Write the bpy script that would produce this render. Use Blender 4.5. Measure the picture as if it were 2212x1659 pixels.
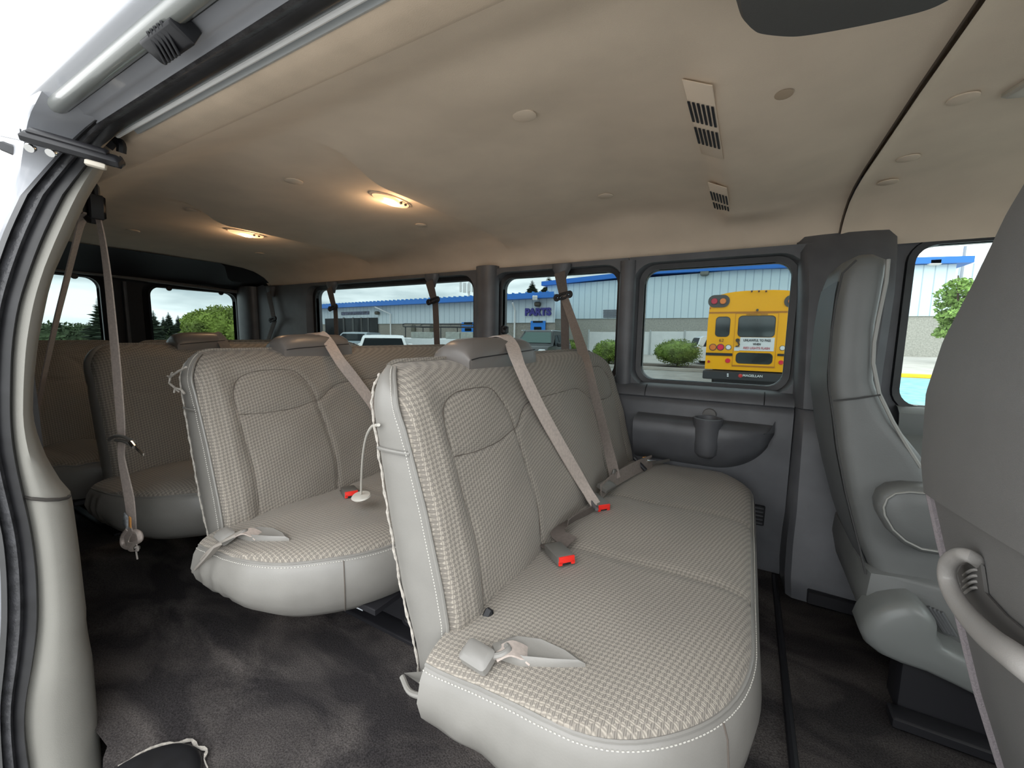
import bpy, bmesh, math, random
import numpy as np
from mathutils import Vector, Matrix
random.seed(7); rng = np.random.default_rng(7)
for o in list(bpy.data.objects): bpy.data.objects.remove(o)
SC = bpy.context.scene
PI = math.pi

# ---------------------------------------------------------------- camera
W, H = 2212, 1659
CAM = np.array([0, 0, 1.02])
def _setup(vx=(-469, 702), vy=(1619, 732)):
    c = np.array([W/2, H/2]); a = np.array(vx)-c; b = np.array(vy)-c
    f = math.sqrt(-(a@b))
    rx = np.array([a[0], -a[1], -f]); ry = np.array([b[0], -b[1], -f])
    X = -rx/np.linalg.norm(rx); Y = ry/np.linalg.norm(ry); Z = np.cross(X, Y)
    return f, np.array([X, Y, Z])
FPX, R = _setup()
def ray(px, py):
    d = R@np.array([px-W/2, -(py-H/2), -FPX]); return d/np.linalg.norm(d)
def at(px, py, ax, v):            # point on an axis plane that the photograph shows at (px, py)
    d = ray(px, py); i = 'xyz'.index(ax); return CAM+(v-CAM[i])/d[i]*d
def aton(px, py, p0, n):
    d = ray(px, py); n = np.array(n, float); return CAM+((np.array(p0)-CAM)@n)/(d@n)*d
cd = bpy.data.cameras.new('camera'); cam = bpy.data.objects.new('camera', cd)
SC.collection.objects.link(cam); SC.camera = cam
cd.sensor_width = 36; cd.lens = 36*FPX/W; cd.clip_start = .02; cd.clip_end = 500
M4 = Matrix([[R[i][0], R[i][1], R[i][2], CAM[i]] for i in range(3)]+[[0, 0, 0, 1]])
cam.matrix_world = M4

# ---------------------------------------------------------------- world, light, exposure
SC.view_settings.view_transform = 'Standard'; SC.view_settings.look = 'None'
SC.view_settings.gamma = 1; SC.view_settings.use_curve_mapping = False
SC.view_settings.exposure = 1.78
wd = bpy.data.worlds.new('overcast_sky'); SC.world = wd; wd.use_nodes = True
nt = wd.node_tree; nt.nodes.clear()
def N(nt, t, **k):
    n = nt.nodes.new(t)
    for a, b in k.items():
        if a.startswith('i_'):
            key = a[2:]; key = int(key) if key.isdigit() else key.replace('_', ' ')
            n.inputs[key].default_value = b
        else: setattr(n, a, b)
    return n
tc = N(nt, 'ShaderNodeTexCoord'); mp = N(nt, 'ShaderNodeMapping'); mp.inputs['Scale'].default_value = (1.4, 1.4, 6.5)
mp.inputs['Location'].default_value = (.3, .2, .55)
ns = N(nt, 'ShaderNodeTexNoise', i_Scale=1.6, i_Detail=5.0, i_Roughness=.55)
cr = N(nt, 'ShaderNodeValToRGB'); cr.color_ramp.elements[0].position = .36; cr.color_ramp.elements[0].color = (.36, .42, .45, 1)
cr.color_ramp.elements[1].position = .60; cr.color_ramp.elements[1].color = (1, 1, 1, 1)
bg = N(nt, 'ShaderNodeBackground', i_Strength=1.15); wo = N(nt, 'ShaderNodeOutputWorld')
nt.links.new(tc.outputs['Generated'], mp.inputs[0]); nt.links.new(mp.outputs[0], ns.inputs['Vector'])
nt.links.new(ns.outputs[0], cr.inputs[0]); nt.links.new(cr.outputs[0], bg.inputs[0]); nt.links.new(bg.outputs[0], wo.inputs[0])
sl = bpy.data.lights.new('sun_behind_cloud', 'SUN'); sl.energy = .35; sl.angle = math.radians(60); sl.color = (1, .98, .95)
so = bpy.data.objects.new('sun_behind_cloud', sl); SC.collection.objects.link(so)
so.rotation_euler = Vector((-.25, .62, -.75)).to_track_quat('-Z', 'Y').to_euler()   # from behind the photographer

# ---------------------------------------------------------------- materials
MATS = {}
def mat(name, col, rough=.6, metal=0, spec=.5, noise=0, nscale=80, bump=0, bscale=300, emit=None, estr=0, coat=0):
    if name in MATS: return MATS[name]
    m = bpy.data.materials.new(name); m.use_nodes = True; t = m.node_tree; b = t.nodes['Principled BSDF']
    b.inputs['Base Color'].default_value = (*col, 1); b.inputs['Roughness'].default_value = rough
    b.inputs['Metallic'].default_value = metal; b.inputs['Specular IOR Level'].default_value = spec
    b.inputs['Coat Weight'].default_value = coat
    if emit: b.inputs['Emission Color'].default_value = (*emit, 1); b.inputs['Emission Strength'].default_value = estr
    tc = N(t, 'ShaderNodeTexCoord')
    if noise:
        n = N(t, 'ShaderNodeTexNoise', i_Scale=nscale, i_Detail=3.0); t.links.new(tc.outputs['Object'], n.inputs['Vector'])
        mr = N(t, 'ShaderNodeMapRange'); mr.inputs['To Min'].default_value = 1-noise; mr.inputs['To Max'].default_value = 1+noise
        mr.inputs['From Min'].default_value = .3; mr.inputs['From Max'].default_value = .7
        t.links.new(n.outputs[0], mr.inputs[0])
        mx = N(t, 'ShaderNodeMix', data_type='RGBA', blend_type='MULTIPLY'); mx.inputs[0].default_value = 1
        mx.inputs[6].default_value = (*col, 1); t.links.new(mr.outputs[0], mx.inputs[7]); t.links.new(mx.outputs[2], b.inputs['Base Color'])
    if bump:
        n = N(t, 'ShaderNodeTexNoise', i_Scale=bscale, i_Detail=2.0); t.links.new(tc.outputs['Object'], n.inputs['Vector'])
        bp = N(t, 'ShaderNodeBump', i_Strength=bump, i_Distance=.002); t.links.new(n.outputs[0], bp.inputs['Height']); t.links.new(bp.outputs[0], b.inputs['Normal'])
    MATS[name] = m; return m
def glass_mat(name, tint):
    m = bpy.data.materials.new(name); m.use_nodes = True; t = m.node_tree; t.nodes.clear()
    tr = N(t, 'ShaderNodeBsdfTransparent', i_Color=(*tint, 1)); gl = N(t, 'ShaderNodeBsdfGlossy', i_Roughness=.02)
    fr = N(t, 'ShaderNodeFresnel', i_IOR=1.15); mx = N(t, 'ShaderNodeMixShader'); out = N(t, 'ShaderNodeOutputMaterial')
    t.links.new(fr.outputs[0], mx.inputs[0]); t.links.new(tr.outputs[0], mx.inputs[1]); t.links.new(gl.outputs[0], mx.inputs[2]); t.links.new(mx.outputs[0], out.inputs[0])
    MATS[name] = m; return m
headl = mat('headliner_cloth', (.80, .665, .53), .95, spec=.1, noise=.05, nscale=6, bump=.25, bscale=900)
headt = mat('header_trim', (.70, .565, .435), .8, spec=.2, noise=.08, nscale=9, bump=.2, bscale=500)
leather = mat('grey_leather', (.235, .225, .208), .36, spec=.55, noise=.05, nscale=14, bump=.12, bscale=260)
leatherd = mat('cool_grey_leather', (.15, .155, .152), .45, spec=.45, noise=.05, nscale=10, bump=.12, bscale=260)
plasg = mat('dark_grey_plastic', (.105, .108, .118), .42, noise=.14, nscale=9, bump=.15, bscale=700)
plasm = mat('mid_grey_plastic', (.16, .155, .15), .5, noise=.08, nscale=12, bump=.15, bscale=700)
plasl = mat('light_grey_trim_plastic', (.30, .29, .262), .6, noise=.05, nscale=7, bump=.2, bscale=800)
seatback = mat('seat_shell_grey', (.175, .171, .167), .6, noise=.03, nscale=9, bump=.3, bscale=600)
seathan = mat('handle_grey', (.31, .295, .28), .5, bump=.2, bscale=600)
black = mat('black_plastic', (.012, .012, .015), .5)
blacks = mat('black_shade_trim', (.018, .019, .024), .7, bump=.2, bscale=500)
rubber = mat('black_rubber', (.016, .016, .018), .42, noise=.3, nscale=20)
rubberg = mat('worn_grey_rubber', (.055, .055, .06), .35, noise=.45, nscale=40, bump=.6, bscale=160)
paint = mat('white_van_paint', (.32, .33, .36), .25, coat=.5)
paintg = mat('silver_sill_metal', (.42, .44, .45), .35, spec=.6)
belt = mat('taupe_belt_webbing', (.48, .41, .37), .6, noise=.12, nscale=120)
beltd = mat('dark_taupe_webbing', (.12, .10, .09), .7, noise=.12, nscale=120)
chrome = mat('chrome', (.8, .8, .8), .15, metal=1)
red = mat('red_button', (.85, .03, .02), .4)
stitch = mat('pale_thread', (.62, .60, .55), .8)
thread = mat('brown_seam_thread', (.12, .10, .085), .9)
foam = mat('yellow_foam', (.75, .62, .28), .9, noise=.3, nscale=60)
fleece = mat('torn_white_fleece', (.42, .39, .35), 1, noise=.25, nscale=120, bump=1, bscale=200)
tintg = glass_mat('privacy_glass', (.50, .55, .55)); clearg = glass_mat('clear_glass', (.86, .90, .89))
white = mat('white_matt', (.75, .75, .75), .6)

def fabric_mat():
    m = bpy.data.materials.new('woven_seat_fabric'); m.use_nodes = True; t = m.node_tree; b = t.nodes['Principled BSDF']; L = t.links.new
    uv = N(t, 'ShaderNodeUVMap'); uv.uv_map = 'UVMap'
    nz = N(t, 'ShaderNodeTexNoise', i_Scale=55.0, i_Detail=1.0); L(uv.outputs[0], nz.inputs['Vector'])
    ad = N(t, 'ShaderNodeMix', data_type='VECTOR', factor_mode='UNIFORM'); ad.inputs[0].default_value = .0035
    L(uv.outputs[0], ad.inputs[4]); L(nz.outputs['Color'], ad.inputs[5])
    def wave(rot, sc, dist=0):
        mp = N(t, 'ShaderNodeMapping'); mp.inputs['Rotation'].default_value = (0, 0, rot); L(ad.outputs[1], mp.inputs[0])
        w = N(t, 'ShaderNodeTexWave', i_Scale=sc, i_Distortion=dist, i_Detail=0.0); L(mp.outputs[0], w.inputs['Vector']); return w
    w1 = wave(math.radians(38), 26); w2 = wave(math.radians(-52), 20); w3 = wave(math.radians(5), 95); w4 = wave(math.radians(92), 95)
    s1 = N(t, 'ShaderNodeMath', operation='SUBTRACT'); s1.inputs[1].default_value = .5; L(w1.outputs['Fac'], s1.inputs[0])
    s2 = N(t, 'ShaderNodeMath', operation='SUBTRACT'); s2.inputs[1].default_value = .5; L(w2.outputs['Fac'], s2.inputs[0])
    m0 = N(t, 'ShaderNodeMath', operation='MULTIPLY'); L(s1.outputs[0], m0.inputs[0]); L(s2.outputs[0], m0.inputs[1])
    mu = N(t, 'ShaderNodeMapRange'); mu.inputs['From Min'].default_value = -.06; mu.inputs['From Max'].default_value = .06; L(m0.outputs[0], mu.inputs[0])
    mu2 = N(t, 'ShaderNodeMix', data_type='FLOAT'); L(mu.outputs[0], mu2.inputs[0]); L(w3.outputs['Fac'], mu2.inputs[2]); L(w4.outputs['Fac'], mu2.inputs[3])
    c1 = N(t, 'ShaderNodeValToRGB'); c1.color_ramp.elements[0].position = .0; c1.color_ramp.elements[0].color = (.350, .316, .272, 1)
    c1.color_ramp.elements[1].position = 1.0; c1.color_ramp.elements[1].color = (.228, .207, .182, 1); L(mu.outputs[0], c1.inputs[0])
    c2 = N(t, 'ShaderNodeMapRange'); c2.inputs['To Min'].default_value = 1.15; c2.inputs['To Max'].default_value = .70; L(mu2.outputs[0], c2.inputs[0])
    mx = N(t, 'ShaderNodeMix', data_type='RGBA', blend_type='MULTIPLY'); mx.inputs[0].default_value = 1
    L(c1.outputs[0], mx.inputs[6]); L(c2.outputs[0], mx.inputs[7]); L(mx.outputs[2], b.inputs['Base Color'])
    b.inputs['Roughness'].default_value = .95; b.inputs['Specular IOR Level'].default_value = .15; b.inputs['Sheen Weight'].default_value = .15
    su = N(t, 'ShaderNodeMath', operation='ADD'); L(mu.outputs[0], su.inputs[0]); L(mu2.outputs[0], su.inputs[1])
    bp = N(t, 'ShaderNodeBump', i_Strength=.35, i_Distance=.0015); L(su.outputs[0], bp.inputs['Height']); L(bp.outputs[0], b.inputs['Normal'])
    return m
fabric = fabric_mat()
def carpet_mat():
    m = bpy.data.materials.new('charcoal_carpet'); m.use_nodes = True; t = m.node_tree; b = t.nodes['Principled BSDF']; L = t.links.new
    tc = N(t, 'ShaderNodeTexCoord'); mp = N(t, 'ShaderNodeMapping'); mp.inputs['Scale'].default_value = (2.0, 4.5, 1); mp.inputs['Rotation'].default_value = (0, 0, .7)
    L(tc.outputs['Object'], mp.inputs[0])
    n1 = N(t, 'ShaderNodeTexNoise', i_Scale=1.6, i_Detail=3.0, i_Distortion=.6); L(mp.outputs[0], n1.inputs['Vector'])
    n2 = N(t, 'ShaderNodeTexNoise', i_Scale=260.0, i_Detail=3.0); L(tc.outputs['Object'], n2.inputs['Vector'])
    r1 = N(t, 'ShaderNodeValToRGB'); r1.color_ramp.elements[0].position = .42; r1.color_ramp.elements[0].color = (.034, .031, .032, 1)
    r1.color_ramp.elements[1].position = .75; r1.color_ramp.elements[1].color = (.105, .094, .089, 1); L(n1.outputs[0], r1.inputs[0])
    mr = N(t, 'ShaderNodeMapRange'); mr.inputs['From Min'].default_value = .3; mr.inputs['From Max'].default_value = .7; mr.inputs['To Min'].default_value = .6; mr.inputs['To Max'].default_value = 1.5; L(n2.outputs[0], mr.inputs[0])
    mx = N(t, 'ShaderNodeMix', data_type='RGBA', blend_type='MULTIPLY'); mx.inputs[0].default_value = 1; L(r1.outputs[0], mx.inputs[6]); L(mr.outputs[0], mx.inputs[7]); L(mx.outputs[2], b.inputs['Base Color'])
    b.inputs['Roughness'].default_value = 1; b.inputs['Specular IOR Level'].default_value = .05
    bp = N(t, 'ShaderNodeBump', i_Strength=.6, i_Distance=.003); L(n2.outputs[0], bp.inputs['Height']); L(bp.outputs[0], b.inputs['Normal'])
    return m
carpet = carpet_mat()

# ---------------------------------------------------------------- mesh helpers
def link(o): SC.collection.objects.link(o); return o
def tag(o, label=None, cat=None, group=None, kind=None):
    if label: o['label'] = label
    if cat: o['category'] = cat
    if group: o['group'] = group
    if kind: o['kind'] = kind
    return o
class MB:
    def __init__(s): s.v = []; s.f = []; s.uv = None
    def add(s, vs, fs):
        n = len(s.v); s.v += [tuple(map(float, p)) for p in vs]; s.f += [tuple(i+n for i in f) for f in fs]; return s
    def grid(s, P, close_u=False, close_v=False):      # P[i][j]
        n = len(P); m = len(P[0]); vs = [p for r in P for p in r]; fs = []
        for i in range(n if close_u else n-1):
            for j in range(m if close_v else m-1):
                a = i*m+j; b = i*m+(j+1) % m; c = ((i+1) % n)*m+(j+1) % m; d = ((i+1) % n)*m+j
                fs.append((a, b, c, d))
        return s.add(vs, fs)
    def loft(s, secs, caps=True):                        # closed sections
        m = len(secs[0]); n0 = len(s.v); s.grid(secs, close_v=True)
        if caps:
            s.f.append(tuple(n0+j for j in range(m))[::-1]); k = n0+(len(secs)-1)*m; s.f.append(tuple(k+j for j in range(m)))
        return s
    def obox(s, c, X, Y, Z, size, bev=.15):              # bevelled box along given axes
        c = Vector(c); X = Vector(X).normalized(); Z = Vector(Z); Z = (Z-X*Z.dot(X)).normalized(); Y = Z.cross(X)
        a, b, h = (d/2 for d in size); k = min(a, b, h)*2*bev
        secs = []
        for z, ins in ((-h, k), (-h+k, 0), (h-k, 0), (h, k)):
            aa = a-ins; bb = b-ins; r = max(k, 1e-5); pts = []
            for sx, sy, t0 in ((1, 1, 0), (-1, 1, 90), (-1, -1, 180), (1, -1, 270)):
                for t in (0, 45, 90):
                    t = math.radians(t0+t); pts.append(c+X*(sx*(aa-r)+r*math.cos(t))+Y*(sy*(bb-r)+r*math.sin(t))+Z*z)
            secs.append(pts)
        return s.loft(secs)
    def box(s, lo, hi, bev=.1):
        c = [(a+b)/2 for a, b in zip(lo, hi)]; return s.obox(c, (1, 0, 0), (0, 1, 0), (0, 0, 1), [abs(b-a) for a, b in zip(lo, hi)], bev)
    def tube(s, pts, r, n=8, closed=False, caps=True):
        pts = [Vector(p) for p in pts]; secs = []; up = None; k = len(pts)
        for i, p in enumerate(pts):
            d = (pts[(i+1) % k]-pts[i-1]) if closed else (pts[min(i+1, k-1)]-pts[max(i-1, 0)])
            d.normalize()
            if up is None: up = d.orthogonal().normalized()
            up = (up-d*up.dot(d)).normalized(); side = d.cross(up); rr = r[i] if hasattr(r, '__len__') else r
            secs.append([p+(up*math.cos(2*PI*j/n)+side*math.sin(2*PI*j/n))*rr for j in range(n)])
        if closed: s.grid(secs, close_u=True, close_v=True)
        else: s.loft(secs, caps)
        return s
    def ribbon(s, pts, w, side, th=.0018):               # webbing: path, width, side vectors
        pts = [Vector(p) for p in pts]; secs = []
        for i, p in enumerate(pts):
            d = (pts[min(i+1, len(pts)-1)]-pts[max(i-1, 0)]).normalized()
            sv = Vector(side[i] if isinstance(side[0], (tuple, list, Vector, np.ndarray)) else side); sv = (sv-d*sv.dot(d)).normalized(); nn = d.cross(sv)
            ww = w[i] if hasattr(w, '__len__') else w
            secs.append([p+sv*ww/2+nn*th, p-sv*ww/2+nn*th, p-sv*ww/2-nn*th, p+sv*ww/2-nn*th])
        return s.loft(secs)
    def cyl(s, p0, p1, r, n=20, r1=None):
        return s.tube([p0, p1], [r, r if r1 is None else r1], n)
    def disc(s, c, nrm, r, th, n=24, sx=1.0):            # flat button with rounded rim
        c = Vector(c); nrm = Vector(nrm).normalized(); u = nrm.orthogonal().normalized(); v = nrm.cross(u); secs = []
        for h, k in ((0, 1), (th*.6, 1), (th, .9)):
            secs.append([c+nrm*h+(u*math.cos(2*PI*j/n)*sx+v*math.sin(2*PI*j/n))*r*k for j in range(n)])
        return s.loft(secs)
    def build(s, name, m, parent=None, smooth=True, sharp=40):
        me = bpy.data.meshes.new(name); me.from_pydata(s.v, [], s.f); me.update()
        bm = bmesh.new(); bm.from_mesh(me); bmesh.ops.recalc_face_normals(bm, faces=bm.faces)
        if smooth:
            for f in bm.faces: f.smooth = True
            th = math.radians(sharp)
            for e in bm.edges:
                if len(e.link_faces) == 2 and e.calc_face_angle(0) > th: e.smooth = False
        bm.to_mesh(me); bm.free()
        if s.uv is not None:
            l = me.uv_layers.new(name='UVMap'); vi = np.zeros(len(me.loops), int); me.loops.foreach_get('vertex_index', vi)
            l.data.foreach_set('uv', np.array(s.uv)[vi].ravel())
        me.materials.append(m); o = bpy.data.objects.new(name, me); link(o)
        if parent: o.parent = parent; o.matrix_parent_inverse = Matrix.Translation(-parent.location) if parent.rotation_euler.z == 0 else Matrix()
        return o
def empty(name, loc=(0, 0, 0), label=None, cat=None, group=None):
    o = bpy.data.objects.new(name, None); o.location = loc; o.empty_display_size = .05; link(o); return tag(o, label, cat, group)
def children(o): return [c for c in ALL() if c.parent is o]
def ALL(): return list(SC.collection.objects)
def copy_tree(o, off=(0, 0, 0), parent=None, top=True):
    c = o.copy(); link(c)
    if top: c.location = Vector(o.location)+Vector(off)
    else:
        c.parent = parent
    for ch in children(o): copy_tree(ch, off, c, False)
    return c
def local(o):   # express children relative to parent's location so that moving the parent works
    return o
def rrect(x0, x1, z0, z1, r, n=6):
    pts = []
    for cx, cz, t0 in ((x1-r, z1-r, 0), (x0+r, z1-r, 90), (x0+r, z0+r, 180), (x1-r, z0+r, 270)):
        for i in range(n+1):
            t = math.radians(t0+90*i/n); pts.append((cx+r*math.cos(t), cz+r*math.sin(t)))
    return pts
def plate(name, outer, holes, to3, m, th, parent=None, tdir=None):   # flat panel with holes, extruded
    bm = bmesh.new(); loops = []
    for lp in [outer]+holes:
        vs = [bm.verts.new(to3(a, b)) for a, b in lp]; es = [bm.edges.new((vs[i], vs[(i+1) % len(vs)])) for i in range(len(vs))]; loops.append(es)
    bmesh.ops.triangle_fill(bm, use_beauty=True, use_dissolve=False, edges=[e for l in loops for e in l])
    r = bmesh.ops.extrude_face_region(bm, geom=list(bm.faces))
    bmesh.ops.translate(bm, vec=Vector(tdir)*th, verts=[v for v in r['geom'] if isinstance(v, bmesh.types.BMVert)])
    bmesh.ops.recalc_face_normals(bm, faces=bm.faces)
    me = bpy.data.meshes.new(name); bm.to_mesh(me); bm.free(); me.materials.append(m)
    o = bpy.data.objects.new(name, me); link(o)
    if parent: o.parent = parent; o.matrix_parent_inverse = Matrix.Translation(-parent.location)
    return o
def ring(mb, pa, pb, to3, ya, yb):   # ruled ring between two matching outlines at two depths
    mb.grid([[to3(a, b, ya) for a, b in pa], [to3(a, b, yb) for a, b in pb]], close_v=True); return mb
def interp(x, xs, ys): return float(np.interp(x, xs, ys))
def smooth_path(pts, n=6):           # Catmull-Rom
    P = [Vector(p) for p in pts]; P = [P[0]*2-P[1]]+P+[P[-1]*2-P[-2]]; out = []
    for i in range(1, len(P)-2):
        for k in range(n):
            t = k/n; a, b, c, d = P[i-1:i+3]
            out.append(.5*((2*b)+(c-a)*t+(2*a-5*b+4*c-d)*t*t+(3*b-a-3*c+d)*t**3))
    out.append(P[-2]); return out
def seg_dist(px, py, line):
    d = np.full(px.shape, 9.)
    for (ax, ay), (bx, by) in zip(line[:-1], line[1:]):
        vx, vy = bx-ax, by-ay; t = np.clip(((px-ax)*vx+(py-ay)*vy)/(vx*vx+vy*vy+1e-12), 0, 1)
        d = np.minimum(d, np.hypot(px-ax-t*vx, py-ay-t*vy))
    return d
def S(o): return tag(o, kind='structure')

# ================================================================ VAN SHELL
X0, X1 = -4.13, 1.7
# floor
b = MB(); n, m_ = 60, 30
def fz(x, y): return .004*math.sin(x*3.1)*math.sin(y*4.3)
b.grid([[(x, y, fz(x, y)) for y in np.linspace(np.interp(x, [-1.30, -1.27, -1.20, -1.08], [.298, .282, .262, .235]), 2.19, m_)] for x in sorted(list(np.linspace(X0, .155, n))+[-1.30, -1.27, -1.24, -1.20])])
b.grid([[(x, y, -.12) for y in (.30, 2.16)] for x in (X0, .155)])
S(b.build('floor', carpet))
b = MB(); b.box((.1555, .3, -.12), (X1, 2.3, -.004), .01); S(b.build('floor', carpet))
b = MB(); b.tube([(.165, y, .004) for y in np.linspace(.31, 2.02, 14)], .011, 8); S(b.build('trim_1', black))
# underbody and door sill
b = MB(); b.box((-1.0, .24, -.16), (X1, .298, -.005), .05); S(b.build('trim_2', plasm))
# black step hump by the door with torn carpet edge
hb = MB(); cx, cy = -1.09, .278
secs = []
for k in range(9):
    a = k/8*PI/2; rr = math.cos(a); zz = .012+.03*math.sin(a)
    secs.append([(cx+.11*rr*math.cos(t), cy+.125*rr*math.sin(t), zz) for t in np.linspace(-.2, PI+.2, 20)])
hb.grid(secs); o = hb.build('step_light_cover', rubber); tag(o, 'black domed cover poking through the carpet by the door sill', 'cover')
tb = MB(); pts = [(cx+.118*math.cos(t)+.004*math.sin(9*t), cy+.133*math.sin(t)+.004*math.cos(13*t), .010) for t in np.linspace(.2, PI-.1, 26)]
tb.ribbon(pts, [.002+.006*abs(math.sin(i*1.7))*(i > 9) for i in range(26)], [(math.cos(t), math.sin(t), 0) for t in np.linspace(.2, PI-.1, 26)], .002)
o = tb.build('torn_carpet_edge', fleece, o)

# ceiling
zy_y = [.55, .62, .68, .73, .80, .95, 1.3, 1.8, 1.93, 2.02, 2.09, 2.14, 2.17, 2.185]
zy_z = [1.493, 1.522, 1.550, 1.568, 1.572, 1.575, 1.578, 1.572, 1.563, 1.545, 1.515, 1.475, 1.43, 1.395]
def ss(a, b, x): t = min(max((x-a)/(b-a), 0), 1); return t*t*(3-2*t)
def ceil_z(x, y):
    z = interp(y, zy_y, zy_z)
    w = ss(.80, 1.15, y)*(1-ss(1.98, 2.12, y))*1.0
    h = 0
    e1 = -1.235+.10*(1-ss(.85, 1.2, y)); e2 = -2.36+.2*(1-ss(.9, 1.2, y))
    if x > e1: h = .035*ss(-.1, -.45, x)-.05*ss(-.45, e1, x)+.0
    elif x > e2: h = .012-.035*ss(e1-.2, e2, x)
    else: h = .012-.01*ss(-2.6, -3.4, x)
    if x > -.45: h -= .03*ss(-.17, -.10, x)-.03*ss(-.02, .28, x)
    z += w*h
    if x < -3.3: z -= .02*ss(-3.3, -3.7, x)
    return z
xs = sorted(list(np.linspace(-3.72, .283, 110))+[-.17, -.15, -.13, -.11]); ys = sorted(list(np.linspace(.55, 2.185, 60)))
P = []
for x in xs: P.append([(x, y, ceil_z(x, y)) for y in ys])
# crisp risers: insert duplicate rows just either side of the step lines
def ceil_rows():
    rows = []
    def edge(y, k):
        return (-1.235+.10*(1-ss(.85, 1.2, y))) if k == 1 else (-2.36+.2*(1-ss(.9, 1.2, y)))
    base = [('c', x) for x in xs if not (-1.30 < x < -1.08) and not (-2.42 < x < -2.10)]
    for k, lo, hi in ((1, -1.30, -1.08), (2, -2.42, -2.10)):
        for f in (-1, -.6, -.25, -.02, .02, .25, .6, 1): base.append(('e', k, f, lo, hi))
    def key(t): return t[1] if t[0] == 'c' else ((t[3]+t[4])/2+t[2]*(t[4]-t[3])/2.02)
    for t in sorted(base, key=key):
        r = []
        for y in ys:
            if t[0] == 'c': x = t[1]
            else:
                e = edge(y, t[1]); f = t[2]; lo, hi = t[3], t[4]
                x = e+f*(hi-e) if f > 0 else e+f*(e-lo)
            r.append((x, y, ceil_z(x, y)))
        rows.append(r)
    return rows
cb = MB(); rows = ceil_rows(); cb.grid(rows)
cb.grid([[(x, y, 1.66) for y in (.62, 2.15)] for x in (-3.9, .28)])
S(cb.build('ceiling', headl, sharp=50))
# front ceiling section
cb = MB()
def cz2(x, y):
    z = interp(y, zy_y, zy_z)-.012*ss(.285, .36, x)*0
    return z-.014*(1-ss(.29, .33, x))-.05*ss(.75, 1.6, x)+.03*ss(.30, .7, x)*ss(.7, 1, y)*(1-ss(1.9, 2.1, y))
cb.grid([[(x, y, cz2(x, y)) for y in ys] for x in [.289, .292, .297, .305, .32, .34]+list(np.linspace(.37, X1, 18))])
cb.grid([[(x, y, 1.66) for y in (.62, 2.15)] for x in (.27, X1)])
S(cb.build('ceiling', headl))
sb = MB(); sb.tube([(.286, y, interp(y, zy_y, zy_z)+.003) for y in np.linspace(.56, 2.18, 60)], .0045, 8); S(sb.build('trim_3', mat('seam_brown', (.14, .105, .08), .9)))
# beige header over the door
hb = MB()
prof = [(.556, 1.4955), (.549, 1.492), (.543, 1.4905), (.50, 1.485), (.475, 1.487), (.47, 1.492), (.47, 1.53), (.6, 1.60)]
hb.grid([[(x, y, z) for y, z in prof] for x in np.linspace(-3.7, X1, 30)]); S(hb.build('trim_4', headt, sharp=60))
# metal channel between header and seal
hb = MB()
prof = [(.47, 1.4885), (.462, 1.4835), (.456, 1.490), (.452, 1.505), (.446, 1.512), (.442, 1.500), (.440, 1.486), (.436, 1.4765), (.430, 1.4765), (.425, 1.49)]
hb.grid([[(x, y, z) for y, z in prof] for x in np.linspace(-1.30, X1, 16)]); S(hb.build('trim_5', paintg, sharp=30))
hb = MB(); hb.tube([(x, .4345, 1.4745) for x in (-1.33, 0, X1)], .0045, 8); S(hb.build('trim_6', white))
# body roof rail outside: flange, channel, gutter, roof skin
hb = MB()
def rr_(k, y): return 1.02+k*y       # height that keeps the sight line of slope k
prof = [(.40, 1.50), (.376, rr_(1.17, .376)), (.366, rr_(1.215, .366)), (.360, rr_(1.235, .360)), (.352, rr_(1.245, .352)+.006), (.335, rr_(1.345, .335)+.004), (.330, 1.475),
        (.312, 1.475), (.306, rr_(1.485, .306)), (.300, rr_(1.53, .300)), (.294, rr_(1.575, .294)), (.290, rr_(1.617, .290)), (.288, 1.50), (.292, 1.53), (.33, 1.60), (.42, 1.68), (.6, 1.74), (1.3, 1.77), (2.0, 1.74), (2.18, 1.66), (2.26, 1.52)]
hb.grid([[(x, y, z) for y, z in prof] for x in np.linspace(-4.25, X1, 30)]); S(hb.build('wall_roof', paint, sharp=35))
hb = MB(); rl = at(112, 214, 'y', .318); hb.tube([(rl[0]-.012, .318, 1.478), (rl[0]+.0, .318, 1.474), (rl[0]+.03, .318, 1.470), (0, .318, 1.472), (X1, .318, 1.472)], [.003, .010, .0155, .0155, .0155], 12)
o = hb.build('door_rail', mat('rail_grey_green', (.19, .20, .19), .3, coat=.4)); tag(o, 'grey metal rail with rounded end running along the outside of the door header', 'rail')
rb_ = MB(); rb_.tube([(rl[0]+.02, .330, 1.4665), (0, .330, 1.4665), (X1, .330, 1.4665)], .0045, 8); rb_.build('rail_shadow_line', black, o)  # black tube under the rail stands in for the shadow in the gap
hb = MB(); bp_ = at(368, 82, 'y', .33)
hb.obox(bp_, (1, 0, 0), (0, 1, 0), (0, .5, 1), (.10, .035, .03), .1)
tcv = (Vector(CAM)-Vector(bp_)).normalized()
for i in range(5): hb.obox(Vector(bp_)+tcv*.026+Vector((-.045+i*.011, 0, 0)), (.25, -.6, .7), (0, 1, 0), tcv, (.04, .004, .012), .2)
o = hb.build('rail_bracket', black); tag(o, 'black ribbed plastic bracket clipped over the roof rail', 'bracket')

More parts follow.
